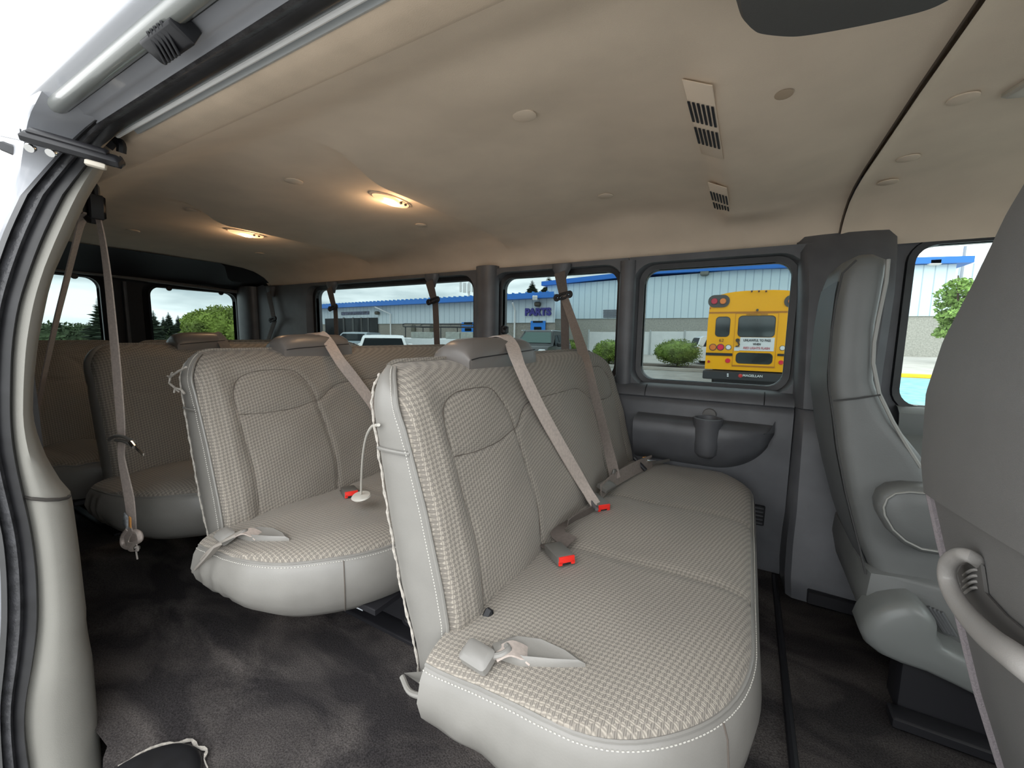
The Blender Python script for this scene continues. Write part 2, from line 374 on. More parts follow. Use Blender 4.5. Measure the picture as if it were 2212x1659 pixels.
# door seal: along the header then down the rear jamb
JX = -1.35
outer_px = [(118, 330), (74, 360), (56, 395), (34, 442), (10, 490), (-10, 545), (-35, 620), (-55, 720), (-62, 850), (-55, 960), (-32, 1060), (-8, 1150), (0, 1230), (2, 1330), (-4, 1430), (-14, 1520), (-10, 1600), (-4, 1700), (-4, 1900)]
inner_px = [(205, 330), (185, 350), (147, 407), (118, 464), (91, 520), (66, 587), (41, 662), (28, 756), (25, 900), (30, 960), (40, 1015), (70, 1143), (82, 1240), (84, 1349), (70, 1443), (54, 1520), (54, 1590), (66, 1659), (90, 1900)]
def resamp(pts, n):
    P = np.array(pts, float); d = np.r_[0, np.cumsum(np.hypot(*np.diff(P, axis=0).T))]; t = np.linspace(0, d[-1], n); return np.c_[np.interp(t, d, P[:, 0]), np.interp(t, d, P[:, 1])]
NS = 60
from_y = lambda pts: np.interp(np.linspace(pts[0][1], pts[-1][1], NS), [p[1] for p in pts], [p[0] for p in pts])
yy = np.linspace(345, 1880, NS)
ox = np.interp(yy, [p[1] for p in outer_px], [p[0] for p in outer_px]); ix = np.interp(yy, [p[1] for p in inner_px], [p[0] for p in inner_px])
def sm(a, k=2):
    for _ in range(k): a = np.r_[a[0], (a[:-2]+2*a[1:-1]+a[2:])/4, a[-1]]
    return a
ox, ix = sm(ox), sm(ix)
fr = [0, .12, .30, .42, .55, .68, .80, .90, 1.0]; bul = [0, .018, .014, .004, .016, .014, .004, .022, .004]
def jrow(i):
    a = at(ix[i], yy[i], 'x', JX); c = at(ox[i], yy[i], 'x', JX-.012)
    return [tuple(a*(1-f)+c*f+np.array([bb, 0, 0])) for f, bb in zip(fr, bul)]
jam = [jrow(i) for i in range(NS)]
# header run: same profile rolled into y-z
hpro = [(.4255, 1.0665), (.416, 1.075), (.405, 1.105), (.400, 1.125), (.395, 1.135), (.385, 1.15), (.380, 1.17), (.374, 1.185), (.372, 1.195)]
hrow = lambda x: [(x, y, rr_(k, y)) for y, k in hpro]
hd = [hrow(x) for x in np.linspace(X1, -1.22, 14)]
def mixr(a, b, t): return [tuple(np.array(p)*(1-t)+np.array(q)*t) for p, q in zip(a, b)]
corner = []
A_, B_ = hd[-1], jam[3]
for k in range(1, 8):
    t = k/8; row = []
    for p, q, q2 in zip(A_, B_, jam[4]):
        p = np.array(p); q = np.array(q); c = np.array([q[0]+.01, p[1]-.004, p[2]-.002])
        row.append(tuple((1-t)**2*p+2*t*(1-t)*c+t*t*q))
    corner.append(row)
allr = hd+corner+jam[3:]
sb = MB(); sb.grid([[r[j] for j in (0, 1, 2, 3)] for r in allr]); sb.grid([[r[j] for j in (6, 7, 8)] for r in allr]); seal = sb.build('door_seal', rubber, sharp=60)
tag(seal, 'thick black rubber weatherstrip framing the open side door', 'weatherstrip')
sb = MB(); sb.grid([[r[j] for j in (3, 4, 5, 6)] for r in allr]); sb.build('ribbed_lip', rubberg, seal, sharp=60)
# rear jamb trim (light grey plastic)
trim_px = [(232, 345), (224, 365), (209, 388), (187, 426), (154, 500), (116, 584), (104, 625), (96, 662), (80, 740), (70, 830), (68, 900), (75, 935), (94, 988), (118, 1030), (136, 1058), (146, 1064), (152, 1072), (158, 1100), (164, 1143), (172, 1200), (181, 1280), (189, 1345), (187, 1352), (190, 1380), (202, 1443), (221, 1659), (245, 1900)]
tx = np.interp(yy, [p[1] for p in trim_px], [p[0] for p in trim_px])
tx = np.maximum(tx, ix+4)
rows = []
for i in range(NS):
    a = at(ix[i], yy[i], 'x', JX-.005); d_ = at(tx[i], yy[i], 'x', JX-.03)
    r = []
    for f, bb in ((0, 0), (.1, .018), (.35, .03), (.65, .026), (.88, .010), (1, -.012)):
        r.append(tuple(a*(1-f)+d_*f+np.array([bb-.0, 0, 0])))
    e = d_+np.array([-.05, .012, 0]); r.append(tuple(e)); r.append(tuple(d_+np.array([-.22, .0, 0]))); r.append(tuple(d_+np.array([-.40, -.03, 0])))
    rows.append(r)
ci = int(np.argmin(abs(yy-1075)))
sb = MB(); sb.grid(rows[:ci+1]); S(sb.build('trim_7', plasl, sharp=70))
sb = MB(); sb.grid(rows[ci:]); S(sb.build('trim_8', plasl, sharp=70))
sb = MB(); sb.tube([Vector(p)+Vector((.002, 0, 0)) for p in rows[ci][0:6]], .004, 6); S(sb.build('trim_9', mat('panel_gap', (.06, .055, .05), .9)))
# painted quarter panel outside, rear of the door
qy = [(1.505, .292), (1.40, .285), (1.2, .262), (1.0, .24), (.8, .225), (.6, .215), (.4, .215), (.1, .225), (-.3, .25)]
sb = MB()
jr = []
for row_ in corner+jam[3:]:
    c = np.array(row_[-1]); y_ = interp(-c[2], [-z for z, _ in qy], [y for _, y in qy])
    jr.append([tuple(c), (c[0]-.004, (c[1]+y_)/2, c[2]), (c[0]-.01, min(y_, c[1]-.003), c[2]), (c[0]-.03, min(y_, c[1]-.004)-.004, c[2]), (-2.5, y_-.004, c[2]), (-4.25, y_+.01, c[2])])
top = [[(-1.20, .372, 1.47), (-1.21, .34, 1.48), (-1.22, .30, 1.50), (-1.4, .29, 1.50), (-2.5, .29, 1.505), (-4.25, .30, 1.505)]]
sb.grid(top+jr); S(sb.build('wall_right_outer', paint, sharp=40))
# right wall inside, behind the door: panel with two windows
outer = [(-4.15, -.02), (-1.80, -.02), (-1.80, 1.46), (-4.15, 1.46)]
hl = [rrect(-4.0, -3.0, .82, 1.36, .07), rrect(-2.86, -1.97, .82, 1.36, .07)]
S(plate('wall_right', outer, hl, lambda a, c: (a, .35, c), plasg, .03, None, (0, -1, 0)))
for i, h in enumerate(((-4.0, -3.0), (-2.86, -1.95))):
    g = plate('window_%d' % (6+i), rrect(h[0]-.01, h[1]+.01, .81, 1.37, .07), [], lambda a, c: (a, .335, c), tintg, .004, None, (0, -1, 0)); S(g)

# ---- left wall (driver side)
wins = [(-3.12, -1.54, .806, 1.365), (-1.325, -.62, .806, 1.362), (-.482, .142, .806, 1.357), (.535, 1.40, .765, 1.385)]
outer = [(X0, -.02), (X1, -.02), (X1, 1.56), (X0, 1.56)]
S(plate('wall_left', outer, [rrect(*w, .065) for w in wins], lambda a, c: (a, 2.20, c), plasg, .05, None, (0, 1, 0)))
to = lambda a, c, y: (a, y, c)
for i, w in enumerate(wins):
    e = lambda d, r: rrect(w[0]-d, w[1]+d, w[2]-d, w[3]+d, r)
    fb = MB(); ring(fb, e(0, .065), e(.0, .065), to, 2.225, 2.192); ring(fb, e(0, .065), e(.024, .085), to, 2.192, 2.186); ring(fb, e(.024, .085), e(.028, .09), to, 2.186, 2.20)
    f = fb.build('window_%d' % (i+1), rubber); S(f)
    g = plate('glass', e(.006, .066), [], lambda a, c: (a, 2.215, c), tintg if i < 3 else clearg, .004, f, (0, 1, 0))
# inner trim around the passenger windows
def inner(name, x0, x1, ws, y=2.135, z0=.735, z1=1.415):
    o_ = plate(name, [(x0, z0), (x1, z0), (x1, z1), (x0, z1)], [rrect(w[0]-.045, w[1]+.045, w[2]-.03, w[3]+.028, .10) for w in ws], lambda a, c: (a, y, c), plasg, .012, None, (0, 1, 0)); S(o_)
    for w in ws:
        fb = MB(); ring(fb, rrect(w[0]-.045, w[1]+.045, w[2]-.03, w[3]+.028, .10), rrect(w[0]-.026, w[1]+.026, w[2]-.024, w[3]+.024, .088), to, y, 2.19)
        fb.build('window_reveal', plasg, o_)
    return o_
inner('trim_10', -3.6, -1.432, wins[:1]); inner('trim_11', -1.428, -.552, wins[1:2]); inner('trim_12', -.548, .20, wins[2:3])
# rounded pillar covers
def pillar(name, x0, x1, z0, z1, yb, yf, m=plasg, lean=0):
    b = MB(); secs = []
    for z in np.linspace(z0, z1, 12):
        w = (x1-x0)/2; c = (x0+x1)/2; pts = []
        for t in np.linspace(0, PI, 13): pts.append((c+w*math.cos(t), yb-(yb-yf)*math.sin(t)**.6-lean*(z1-z)*0, z))
        secs.append(pts)
    b.loft(secs); return S(b.build(name, m, sharp=60))
pillar('trim_13', -1.475, -1.33, .74, 1.43, 2.16, 2.09); pillar('trim_14', -.595, -.515, .74, 1.40, 2.15, 2.115)
# sill ledge below the windows
b = MB()
prof = [(2.19, .792), (2.16, .792), (2.125, .785), (2.10, .772), (2.085, .75), (2.082, .735), (2.09, .728), (2.082, .722), (2.075, .70), (2.07, .55), (2.065, .30), (2.06, .0), (2.12, -.02)]
b.grid([[(x, y, z) for y, z in prof] for x in np.linspace(X0+.02, .185, 30)]); S(b.build('trim_15', plasg, sharp=50))
for k, xx in enumerate((-.43, .075)):
    b = MB(); b.tube([(xx, 2.126, .7865), (xx, 2.10, .7735), (xx, 2.084, .752), (xx, 2.081, .735)], .0022, 6); S(b.build('trim_%d' % (16+k), black))
# storage bulge with cup holder
b = MB(); secs = []
for x in np.linspace(-.455, .12, 30):
    w = 1 if x < -.12 else max(.0, 1-((x+.12)/.24)**2)**.5
    zb = .43+.0*x if x < -.12 else .63-(.63-.43)*w
    d = .105*(.25+.75*w); zt = .642
    pts = [(x, 2.085, zt+.012), (x, 2.075-.2*d, zt+.008), (x, 2.075-.85*d, zt-.002), (x, 2.075-d, zt-.018), (x, 2.075-d*1.0, (zt+zb)/2+.04), (x, 2.075-d*.85, (zt+zb)/2-.02), (x, 2.075-d*.45, zb+.02), (x, 2.085, zb-.01)]
    secs.append(pts)
b.grid(secs); bul_ = b.build('storage_bin', plasg, sharp=60); tag(bul_, 'dark grey moulded storage ledge with cup holder on the wall beside the front bench', 'storage ledge')
b = MB(); ccx, ccy = -.135, 2.0
def arc(r, z): return [(ccx+r*math.cos(t), ccy+r*math.sin(t), z) for t in np.linspace(0, 2*PI, 28, endpoint=False)]
b.loft([arc(.004, .49), arc(.03, .492), arc(.046, .51), arc(.052, .55), arc(.056, .62), arc(.060, .650), arc(.061, .668), arc(.053, .670), arc(.050, .660), arc(.047, .60), arc(.044, .56), arc(.002, .556)])
b.build('cup_holder', plasg, bul_, sharp=70)
b = MB(); b.loft([[(ccx+.03*math.cos(t)*k, 2.068+dy, .672+.03*math.sin(t)*k+.0) for t in np.linspace(0, PI, 12)] for dy, k in ((0, 1), (-.008, .9))]); b.build('cup_tab', plasm, bul_)
hk = MB(); hc = Vector(at(1090, 712, 'y', 2.10)); hk.obox(hc, (1, 0, 0), (0, 0, 0), (0, 0, 1), (.035, .05, .055), .3); hk.tube([hc+Vector((0, -.01, .0)), hc+Vector((.03, -.03, .012))], [.012, .008], 8)
tag(hk.build('coat_hook', black), 'small black coat hook on the pillar between the two side windows', 'coat hook')
# small louvre near floor
b = MB()
vc = at(1640, 1112, 'y', 2.062)
b.box((vc[0]-.05, 2.052, vc[2]-.045), (vc[0]+.02, 2.063, vc[2]+.045), .3); lv = b.build('wall_louvre', black); tag(lv, 'small black slatted vent low on the dark side wall panel', 'vent')
for k in range(5):
    b = MB(); b.box((vc[0]-.045, 2.046, vc[2]-.036+k*.017), (vc[0]+.014, 2.056, vc[2]-.030+k*.017), .2); b.build('slat', plasg, lv)
# B pillar behind the driver seat
b = MB(); secs = []
for z, xa, xb, yf in ((1.45, .14, .47, 2.16), (1.36, .155, .465, 2.10), (1.2, .165, .46, 2.05), (.9, .175, .45, 2.035), (.74, .18, .45, 2.03), (.735, .185, .45, 2.038), (.728, .185, .45, 2.03), (.55, .185, .48, 2.0), (.40, .185, .52, 1.975), (.33, .185, .60, 1.96), (.20, .18, .60, 1.93), (.08, .18, .60, 1.90), (.02, .185, .60, 1.89), (-.02, .19, .60, 1.90)):
    secs.append([(xa, 2.21, z), (xa, (2.21+yf)/2, z), (xa+.01, yf+.02, z), (xa+.03, yf, z), ((xa+xb)/2, yf-.008, z), (xb-.03, yf, z), (xb, yf+.03, z), (xb, 2.21, z)])
b.loft(secs); S(b.build('trim_18', plasg, sharp=40))
b = MB(); b.obox((.345, 1.885, .03), (1, 0, 0), (0, 1, 0), (0, 0, 1), (.16, .04, .05), .1); S(b.build('trim_19', black))
# driver door inner panel
b = MB(); prof = [(2.20, .765), (2.17, .76), (2.14, .74), (2.13, .70), (2.135, .66), (2.12, .655), (2.08, .60), (2.075, .56), (2.11, .545), (2.12, .3), (2.12, -.02)]
b.grid([[(x, y, z) for y, z in prof] for x in np.linspace(.53, X1, 14)]); S(b.build('door_1', mat('door_panel_grey', (.20, .21, .205), .5, noise=.05, nscale=9)))
# front bulkhead with windscreen opening
S(plate('wall_front', [(.3, -.1), (2.25, -.1), (2.25, 1.6), (.3, 1.6)], [rrect(.42, 2.14, .75, 1.42, .1)], lambda a, c: (X1+.02, a, c), plasg, .05, None, (1, 0, 0)))
S(plate('window_5', rrect(.41, 2.15, .74, 1.43, .1), [], lambda a, c: (X1+.05, a, c), clearg, .004, None, (1, 0, 0)))
# right front wall with door window (outside the frame)
S(plate('wall_right_front', [(.45, -.1), (X1+.02, -.1), (X1+.02, 1.44), (.45, 1.44)], [rrect(.6, 1.55, .78, 1.38, .08)], lambda a, c: (a, .345, c), plasg, .03, None, (0, -1, 0)))

# ---- rear wall with two doors
RX = X0
S(plate('wall_rear', [(.28, -.1), (2.24, -.1), (2.24, 1.62), (.28, 1.62)], [rrect(.52, 1.165, .80, 1.39, .07), rrect(1.455, 2.085, .80, 1.362, .07)], lambda a, c: (RX-.0, a, c), blacks, .05, None, (-1, 0, 0)))
for i, (a, c, z1) in enumerate(((.52, 1.165, 1.39), (1.455, 2.085, 1.362))):
    e = lambda d, r: rrect(a-d, c+d, .80-d, z1+d, r); tr = lambda p, q, x: (x, p, q)
    fb = MB(); ring(fb, e(0, .07), e(.02, .09), tr, RX+.02, RX+.035); ring(fb, e(.02, .09), e(.045, .10), tr, RX+.035, RX+.0); ring(fb, e(0, .07), e(0, .07), tr, RX+.02, RX-.05)
    f = fb.build('window_%d' % (8+i), rubber); S(f)
    plate('glass', e(.01, .07), [], lambda p, q: (RX-.02, p, q), tintg, .004, f, (-1, 0, 0))
    for yk in ((a+.12, c-.13)): 
        kb = MB(); kb.disc((RX+.03, yk, z1-.004), (1, 0, 0), .02, .012, 12); kb.build('hinge_knob', black, f)
# dark rear header that slopes from the ceiling to the doors, with a raised centre
b = MB(); ys2 = np.linspace(.5, 2.19, 40)
def edgef(y): return ss(1.93, 1.76, y) if y > 1.3 else ss(.62, .8, y)
rows = []
for f in np.linspace(0, 1, 8):
    r = []
    for y in ys2:
        k = edgef(y); zt = 1.44+.108*k; xt = -3.86+.20*k
        x = xt+(RX+.06-xt)*f; z = zt+(1.405-zt)*f**1.3-.0
        r.append((x, y, z+.004*(1-f)))
    rows.append(r)
rows.append([(RX+.02, y, 1.40) for y in ys2]); b.grid(rows); 
b.grid([[(-3.68+.02*0, y, ceil_z(-3.7, y)-.002) for y in ys2], rows[0]])
S(b.build('trim_20', blacks, sharp=50))
b = MB(); b.tube([(RX+.075, .5, 1.425), (RX+.07, 1.2, 1.412), (RX+.075, 1.5, 1.40), (RX+.07, 2.1, 1.375)], .014, 8); S(b.build('trim_21', plasm))
b = MB(); b.tube([(RX+.03, 1.30, .0), (RX+.03, 1.30, 1.38)], .012, 8); S(b.build('trim_22', plasg))
# rear corner pillar left
pillar('trim_23', -3.98, -3.50, .70, 1.42, 2.18, 2.13); pillar('trim_24', -4.12, -3.86, .70, 1.42, 2.15, 2.06)

# ================================================================ CEILING FITTINGS
bt = MB(); o0 = None
btn = [(1133, 249), (1308, 423), (635, 391), (909, 486), (416, 455), (561, 547), (287, 498), (2080, 212), (1962, 341), (1918, 393)]
where = ['largest, near the middle of the ceiling', 'on the window side level with the largest button', 'beside the nearer ceiling lamp toward the door', 'between the nearer ceiling lamp and the windows',
         'toward the door beside the farther lamp', 'beyond the farther lamp by the windows', 'farthest back, beside the hanging belt', 'nearest the right edge on the front ceiling section', 'middle of three on the front ceiling section', 'nearest the driver seat on the front ceiling section']
for (px, py), w in zip(btn, where):
    z = 1.57
    for _ in range(4):
        p = at(px, py, 'z', z); z = (ceil_z if p[0] < .285 else cz2)(p[0], p[1])-.001
    bb = MB(); bb.disc(p, (0, 0, -1), .031 if px < 1900 else .028, .004, 24)
    tag(bb.build('ceiling_button', headl), 'round beige headliner button, '+w, 'button', 'headliner buttons')
# dome lamps
def dome(px, py, lab):
    z = 1.57
    for _ in range(4):
        p = at(px, py, 'z', z); z = ceil_z(p[0], p[1])-.001
    t = empty('dome_lamp', p, lab, 'ceiling lamp', 'lit dome lamps')
    b = MB(); b.loft([[(p[0]+.042*k*math.cos(a), p[1]+.105*k*math.sin(a), p[2]-h) for a in np.linspace(0, 2*PI, 28, endpoint=False)] for h, k in ((-.004, 1.08), (.003, 1.08), (.004, 1.0))]); b.build('bezel', headl, t)
    b = MB(); b.loft([[(p[0]+.040*k*math.cos(a)*(1-.35*math.exp(-((math.sin(a)-.25)/.3)**2)*(math.cos(a) > 0)), p[1]+.10*k*math.sin(a), p[2]-h) for a in np.linspace(0, 2*PI, 28, endpoint=False)] for h, k in ((.003, 1), (.012, .9), (.017, .6), (.018, .2))])
    b.build('lens', mat('lamp_lens', (.75, .5, .35), .4, emit=(1, .52, .24), estr=.42), t)
    b = MB(); b.loft([[(p[0]-.004+.012*k*math.cos(a), p[1]+.004+.03*k*math.sin(a), p[2]-h) for a in np.linspace(0, 2*PI, 16, endpoint=False)] for h, k in ((.010, 1), (.020, .9), (.022, .3))])
    b.build('bulb', mat('lamp_bulb', (1, .8, .5), .4, emit=(1, .78, .42), estr=7), t)
    for q in (.028, .055):
        b = MB(); b.disc((p[0]+.028, p[1]+q, p[2]-.008), (.2, 0, -1), .006, .006, 12); b.build('screw', black, t)
    l = bpy.data.lights.new('dome_glow', 'POINT'); l.energy = .5; l.color = (1, .66, .38); l.shadow_soft_size = .03
    lo = bpy.data.objects.new('dome_glow', l); lo.location = (p[0], p[1], p[2]-.035); link(lo)
    return t
dome(845, 431, 'lit amber dome lamp in the middle of the ceiling, nearer of the two')
dome(532, 503, 'lit amber dome lamp farther back, nearer the rear doors')
# ceiling vents on the sloping duct face
def vent(pxc, lab):
    P_ = [at(*q, 'z', 1.565) for q in pxc]      # corners: far-rear, ...
    y0, y1 = P_[0][1], P_[2][1]; xc = -.135
    t = empty('ceiling_vent', (xc, (y0+y1)/2, ceil_z(xc, (y0+y1)/2)), lab, 'vent', 'ceiling air vents')
    yc = (y0+y1)/2; zc = ceil_z(xc, yc)
    sl_ = Vector((.072, 0, -.034)).normalized(); nrm = Vector((-.034, 0, -.072)).normalized(); yv = Vector((0, 1, 0)); C0 = Vector((xc, yc, zc-.004)); hw = .05; hh = (y1-y0)/2
    b = MB(); b.obox(C0, sl_, yv, nrm, (hw*1.35, 2*hh, .003), .3); b.build('grille_frame', headl, t)
    for sgn in (-1, 1):
        for k in range(6):
            b = MB(); c = C0+yv*(sgn*hh*.33)+sl_*((k-2.5)*.0115)+nrm*.004+yv*((k-2.5)*.006*0)
            b.obox(c, sl_, yv, nrm, (.006, hh*.5, .002), .2); b.build('slot', blacks, t)
    return t
vent([(1475, 180), (1540, 215), (1557, 330), (1505, 300)], 'slotted beige ceiling vent, larger and nearer the camera')
vent([(1532, 392), (1565, 410), (1577, 458), (1548, 440)], 'slotted beige ceiling vent, smaller and farther, near the windows')
# stain
b = MB(); st = at(1695, 185, 'z', 1.566); zs = ceil_z(st[0], st[1])-.0012
b.loft([[(st[0]+.018*math.cos(a), st[1]+.022*math.sin(a), zs) for a in np.linspace(0, 2*PI, 16, endpoint=False)], [(st[0]+.012*math.cos(a), st[1]+.014*math.sin(a), zs-.001) for a in np.linspace(0, 2*PI, 16, endpoint=False)]])
o = b.build('ceiling_stain', mat('stain_brown', (.50, .38, .27), .95)); tag(o, 'small brown stain on the beige ceiling ahead of the vents', 'stain')
# lamp edge at right
b = MB(); lp = at(2205, 212, 'z', 1.565); zl = cz2(lp[0], lp[1]); b.obox((lp[0]+.03, lp[1], zl-.006), (1, .3, 0), (0, 1, 0), (0, 0, 1), (.10, .07, .018), .3)
o = b.build('map_lamp', mat('cream_plastic', (.55, .5, .42), .5)); tag(o, 'cream map lamp housing cut by the right edge of the photo', 'ceiling lamp')
# dark housing by the door
b = MB(); hpx = [(1590, 0), (1600, 30), (1618, 50), (1640, 60), (1700, 66), (1750, 62), (1850, 44), (1950, 22), (2030, 0), (2090, -30)]
hpx = [tuple(p)[:2] for p in smooth_path([(q[0], q[1], 0) for q in hpx], 5)]; low = [at(*q, 'z', 1.48) for q in hpx]; up_ = [at(q[0], q[1]-0, 'z', 1.48)+np.array([0, 0, .085]) for q in hpx]
back = [(2.0*0+p[0], .50, p[2]) for p in low]
secs = [[tuple(p) for p in low]+[(low[-1][0], .56, 1.48), (low[0][0]-.01, .56, 1.48)]]
cxy = np.mean([p[:2] for p in low], axis=0)
def inset(sec, k, dz):
    c = np.mean(np.array(sec), axis=0); return [tuple(np.array([c[0]+(p[0]-c[0])*k, c[1]+(p[1]-c[1])*k, p[2]+dz])) for p in sec]
s0 = secs[0]
b.loft([inset(s0, .93, -.010), inset(s0, .985, -.004), s0, inset(s0, 1.0, .07)]); o = b.build('overhead_housing', mat('charcoal_vinyl', (.075, .073, .07), .7, bump=.2, bscale=400)); tag(o, 'dark grey rounded housing under the ceiling at the top edge above the door', 'overhead housing')

# ================================================================ BENCH SEATS
FX_Z = [.26, .34, .42, .50, .66, .82, .905, .96]; FX_X = [-.478, -.474, -.472, -.488, -.530, -.583, -.622, -.655]
BX_Z = [.22, .34, .46, .64, .81, .872, .96]; BX_X = [-.565, -.583, -.622, -.660, -.691, -.702, -.722]
xf = lambda z: interp(z, FX_Z, FX_X); xb = lambda z: interp(z, BX_Z, BX_X)
def bench(dx, y0, y1, label, near=True, front_detail=True, headbox=None, cush=True, base=True, grooves=True, cushy1=None, top=.953, rxy=(.40, .52), dropk=0, tuck=1):
    root = empty('bench_seat', (dx-.35, (y0+y1)/2, 0), label, 'bench seat', 'patterned bench seats')
    Rc, zb = .105, .30; bv = .028
    ztop = lambda y: top-Rc*(1-math.sqrt(max(0, 1-(max(0, (y0+Rc)-y, y-(y1-Rc))/Rc)**2)))
    g1 = []; W_ = y1-y0
    if grooves:
        for f in (0, 1):
            T = (lambda p, f=f: (p[0]-.622+y0, p[1])) if f == 0 else (lambda p: (y1-(p[0]-.60)+.0, p[1]))
            g1.append([T(p) for p in [(0.715, .745), (.712, .80), (.728, .845), (.765, .872), (.82, .884), (.93, .879), (.972, .845), (.995, .80), (1.0, .75)]])
            g1.append([T(p) for p in [(.718, .748), (.80, .742), (.90, .743), (.96, .752), (1.02, .762), (1.07, .79), (1.11, .808), (1.16, .816), (1.25, .819), (1.33, .82)]])
            g1.append([T(p) for p in [(.715, .745), (.718, .66), (.725, .58), (.722, .48), (.710, .36)]])
            g1.append([T(p) for p in [(1.0, .75), (1.018, .66), (1.028, .58), (1.03, .50), (1.01, .36)]])
    nu, nv = int(W_/.0085), 84
    us = np.linspace(0, 1, nu); us = y0+W_*(us-.012*np.sin(2*PI*us)/1.0)
    us[0], us[-1] = y0, y1
    Y = np.repeat(us[:, None], nv, 1); ZT = np.array([ztop(y) for y in us])[:, None]; V = np.linspace(0, 1, nv)[None, :]
    Z = zb+(ZT-zb)*V; d = np.minimum(np.minimum(Y-y0, y1-Y), ZT-Z)
    dd = np.clip(d/bv, 0, 1); rnd = bv*(1-np.sqrt(1-(1-dd)**2))
    X = np.interp(Z, FX_Z, FX_X)
    gd = np.zeros_like(X)
    for g in g1: gd = np.maximum(gd, np.exp(-(seg_dist(Y, Z, g)/.009)**2))
    side_w = np.clip(1-np.abs(Y-y0-.055)/.06, 0, 1)+np.clip(1-np.abs(y1-Y-.055)/.06, 0, 1)
    bul = .012*np.sin(np.clip((Y-y0)/W_, 0, 1)*3*PI)**2+.012*side_w
    tr_ = np.clip((Z-(ZT-.07))/.07, 0, 1); topb = .050*(1-np.sqrt(np.clip(1-tr_**2, 0, 1)))
    lump = .0025*np.sin(Y*23)*np.sin(Z*31)
    X = X-rnd-topb+bul*np.clip(d/.06, 0, 1)-.006*gd+lump*np.clip(d/.05, 0, 1)
    mb = MB(); mb.grid([[(X[i, j]+dx, Y[i, j], Z[i, j]) for j in range(nv)] for i in range(nu)])
    uv = [(Y[i, j], Z[i, j]) for i in range(nu) for j in range(nv)]
    # top band fabric: from front sheet's top row back to the rear edge
    nb = 8; tp = []
    for i in range(nu):
        if us[i] < y0+.055*0+.001 or us[i] > y1-.001: pass
        y = us[i]; r = []
        for k in range(nb):
            t = k/(nb-1); z0_ = Z[i, -1]; xe = xb(z0_)+.0; x = X[i, -1]*(1-t)+xe*t; zz = z0_+.008*math.sin(PI*t)
            r.append((x+dx, y, zz))
        tp.append(r)
    i0 = next(i for i in range(nu) if us[i] > y0+.05) if near else 0
    mb.grid(tp[i0:]); uv += [(p[1], p[2]-(p[0]-dx)) for r in tp[i0:] for p in r]
    mb.uv = uv; back = mb.build('backrest', fabric, root, sharp=60)
    # rear shell
    zs = np.linspace(zb, top, 20)
    rb = MB(); rb.grid([[(xb(min(z, ztop(y)))+dx, y, min(z, ztop(y))) for z in zs] for y in np.linspace(y0, y1, 60)]); rb.build('back_panel', mat('carpet_back', (.17, .155, .14), 1, bump=.5, bscale=300), root)
    # leather end caps (near and far)
    for e, yy0, sg in ((0, y0, 1), (1, y1, -1)):
        cb_ = MB(); rws = []
        zz = list(np.linspace(.225, top-Rc, 26))
        path = [(yy0, z) for z in zz]+[(yy0+sg*(Rc-Rc*math.cos(a)), top-Rc+Rc*math.sin(a)) for a in np.linspace(.12, 1.15, 9)]
        for yq, zq in path:
            fx, bx = xf(zq)-bv*.9, xb(zq)
            if zq > top-.07: fx -= .05*(1-math.sqrt(max(0, 1-((zq-(top-.07))/.07)**2)))
            if zq < .30: fx -= .02*(.30-zq)/.08
            r = []
            for k in range(9):
                t = k/8; x = fx*(1-t)+bx*t; puff = .010*math.sin(PI*t)**.6*(1-.9*math.exp(-((zq-.765)/.012)**2))
                r.append((x+dx, yq-sg*puff, zq+(puff*.6 if zq > top-Rc else 0)))
            rws.append(r)
        cb_.grid(rws); cap = cb_.build('side_panel', leather, root, sharp=60)
        if e == 0 and front_detail:
            pp = MB(); pp.tube([(r[0][0]+.001, r[0][1]-.002, r[0][2]) for r in rws], .0042, 7); pp.build('piping', leather, cap)
            pp = MB()
            for r0, r1 in zip(rws[:-1], rws[1:]):
                for q in (.1, .35, .6, .85):
                    a = Vector(r0[1]).lerp(Vector(r1[1]), q); c = Vector(r0[1]).lerp(Vector(r1[1]), q+.12); a0 = Vector(r0[0]).lerp(Vector(r1[0]), q); f_ = a0.lerp(a, .55); g_ = f_+(c-a)
                    pp.tube([f_-Vector((0, sg*.0075, 0)), g_-Vector((0, sg*.0075, 0))], .0011, 5)
            pp.build('stitching', stitch, cap)
            k = min(range(len(rws)), key=lambda i: abs(rws[i][0][2]-.765)); pp = MB(); pp.tube([Vector(p)-Vector((0, .004, .0)) for p in rws[k]], .0042, 7); pp.build('piping', leather, cap)
            fl = MB(); pts = [(r[-1][0]-.004+.002*math.sin(i*2.3), r[-1][1]-.002, r[-1][2]) for i, r in enumerate(rws[:-2])]; fl.tube(smooth_path(pts, 3), [.0028+.0014*math.sin(i*1.9)*math.cos(i*.7) for i in range(3*(len(pts)-1)+1)], 7); fl.build('frayed_edge', fleece, root)
    # seam threads
    if grooves and front_detail:
        sm_ = MB()
        for g in g1:
            pts = smooth_path([(xf(z)+dx, y, z) for y, z in g], 5); q = []
            for p in pts:
                i = int(np.argmin(abs(us-p.y))); j = int(np.clip(round((p.z-zb)/(ZT[i, 0]-zb)*(nv-1)), 0, nv-1)); q.append((X[i, j]+dx-.0002, p.y, p.z))
            qa = np.array(q); qa[:, 0] = sm(qa[:, 0], 3); sm_.tube([tuple(p) for p in qa], .0014, 5)
        sm_.build('seam_line', thread, back)
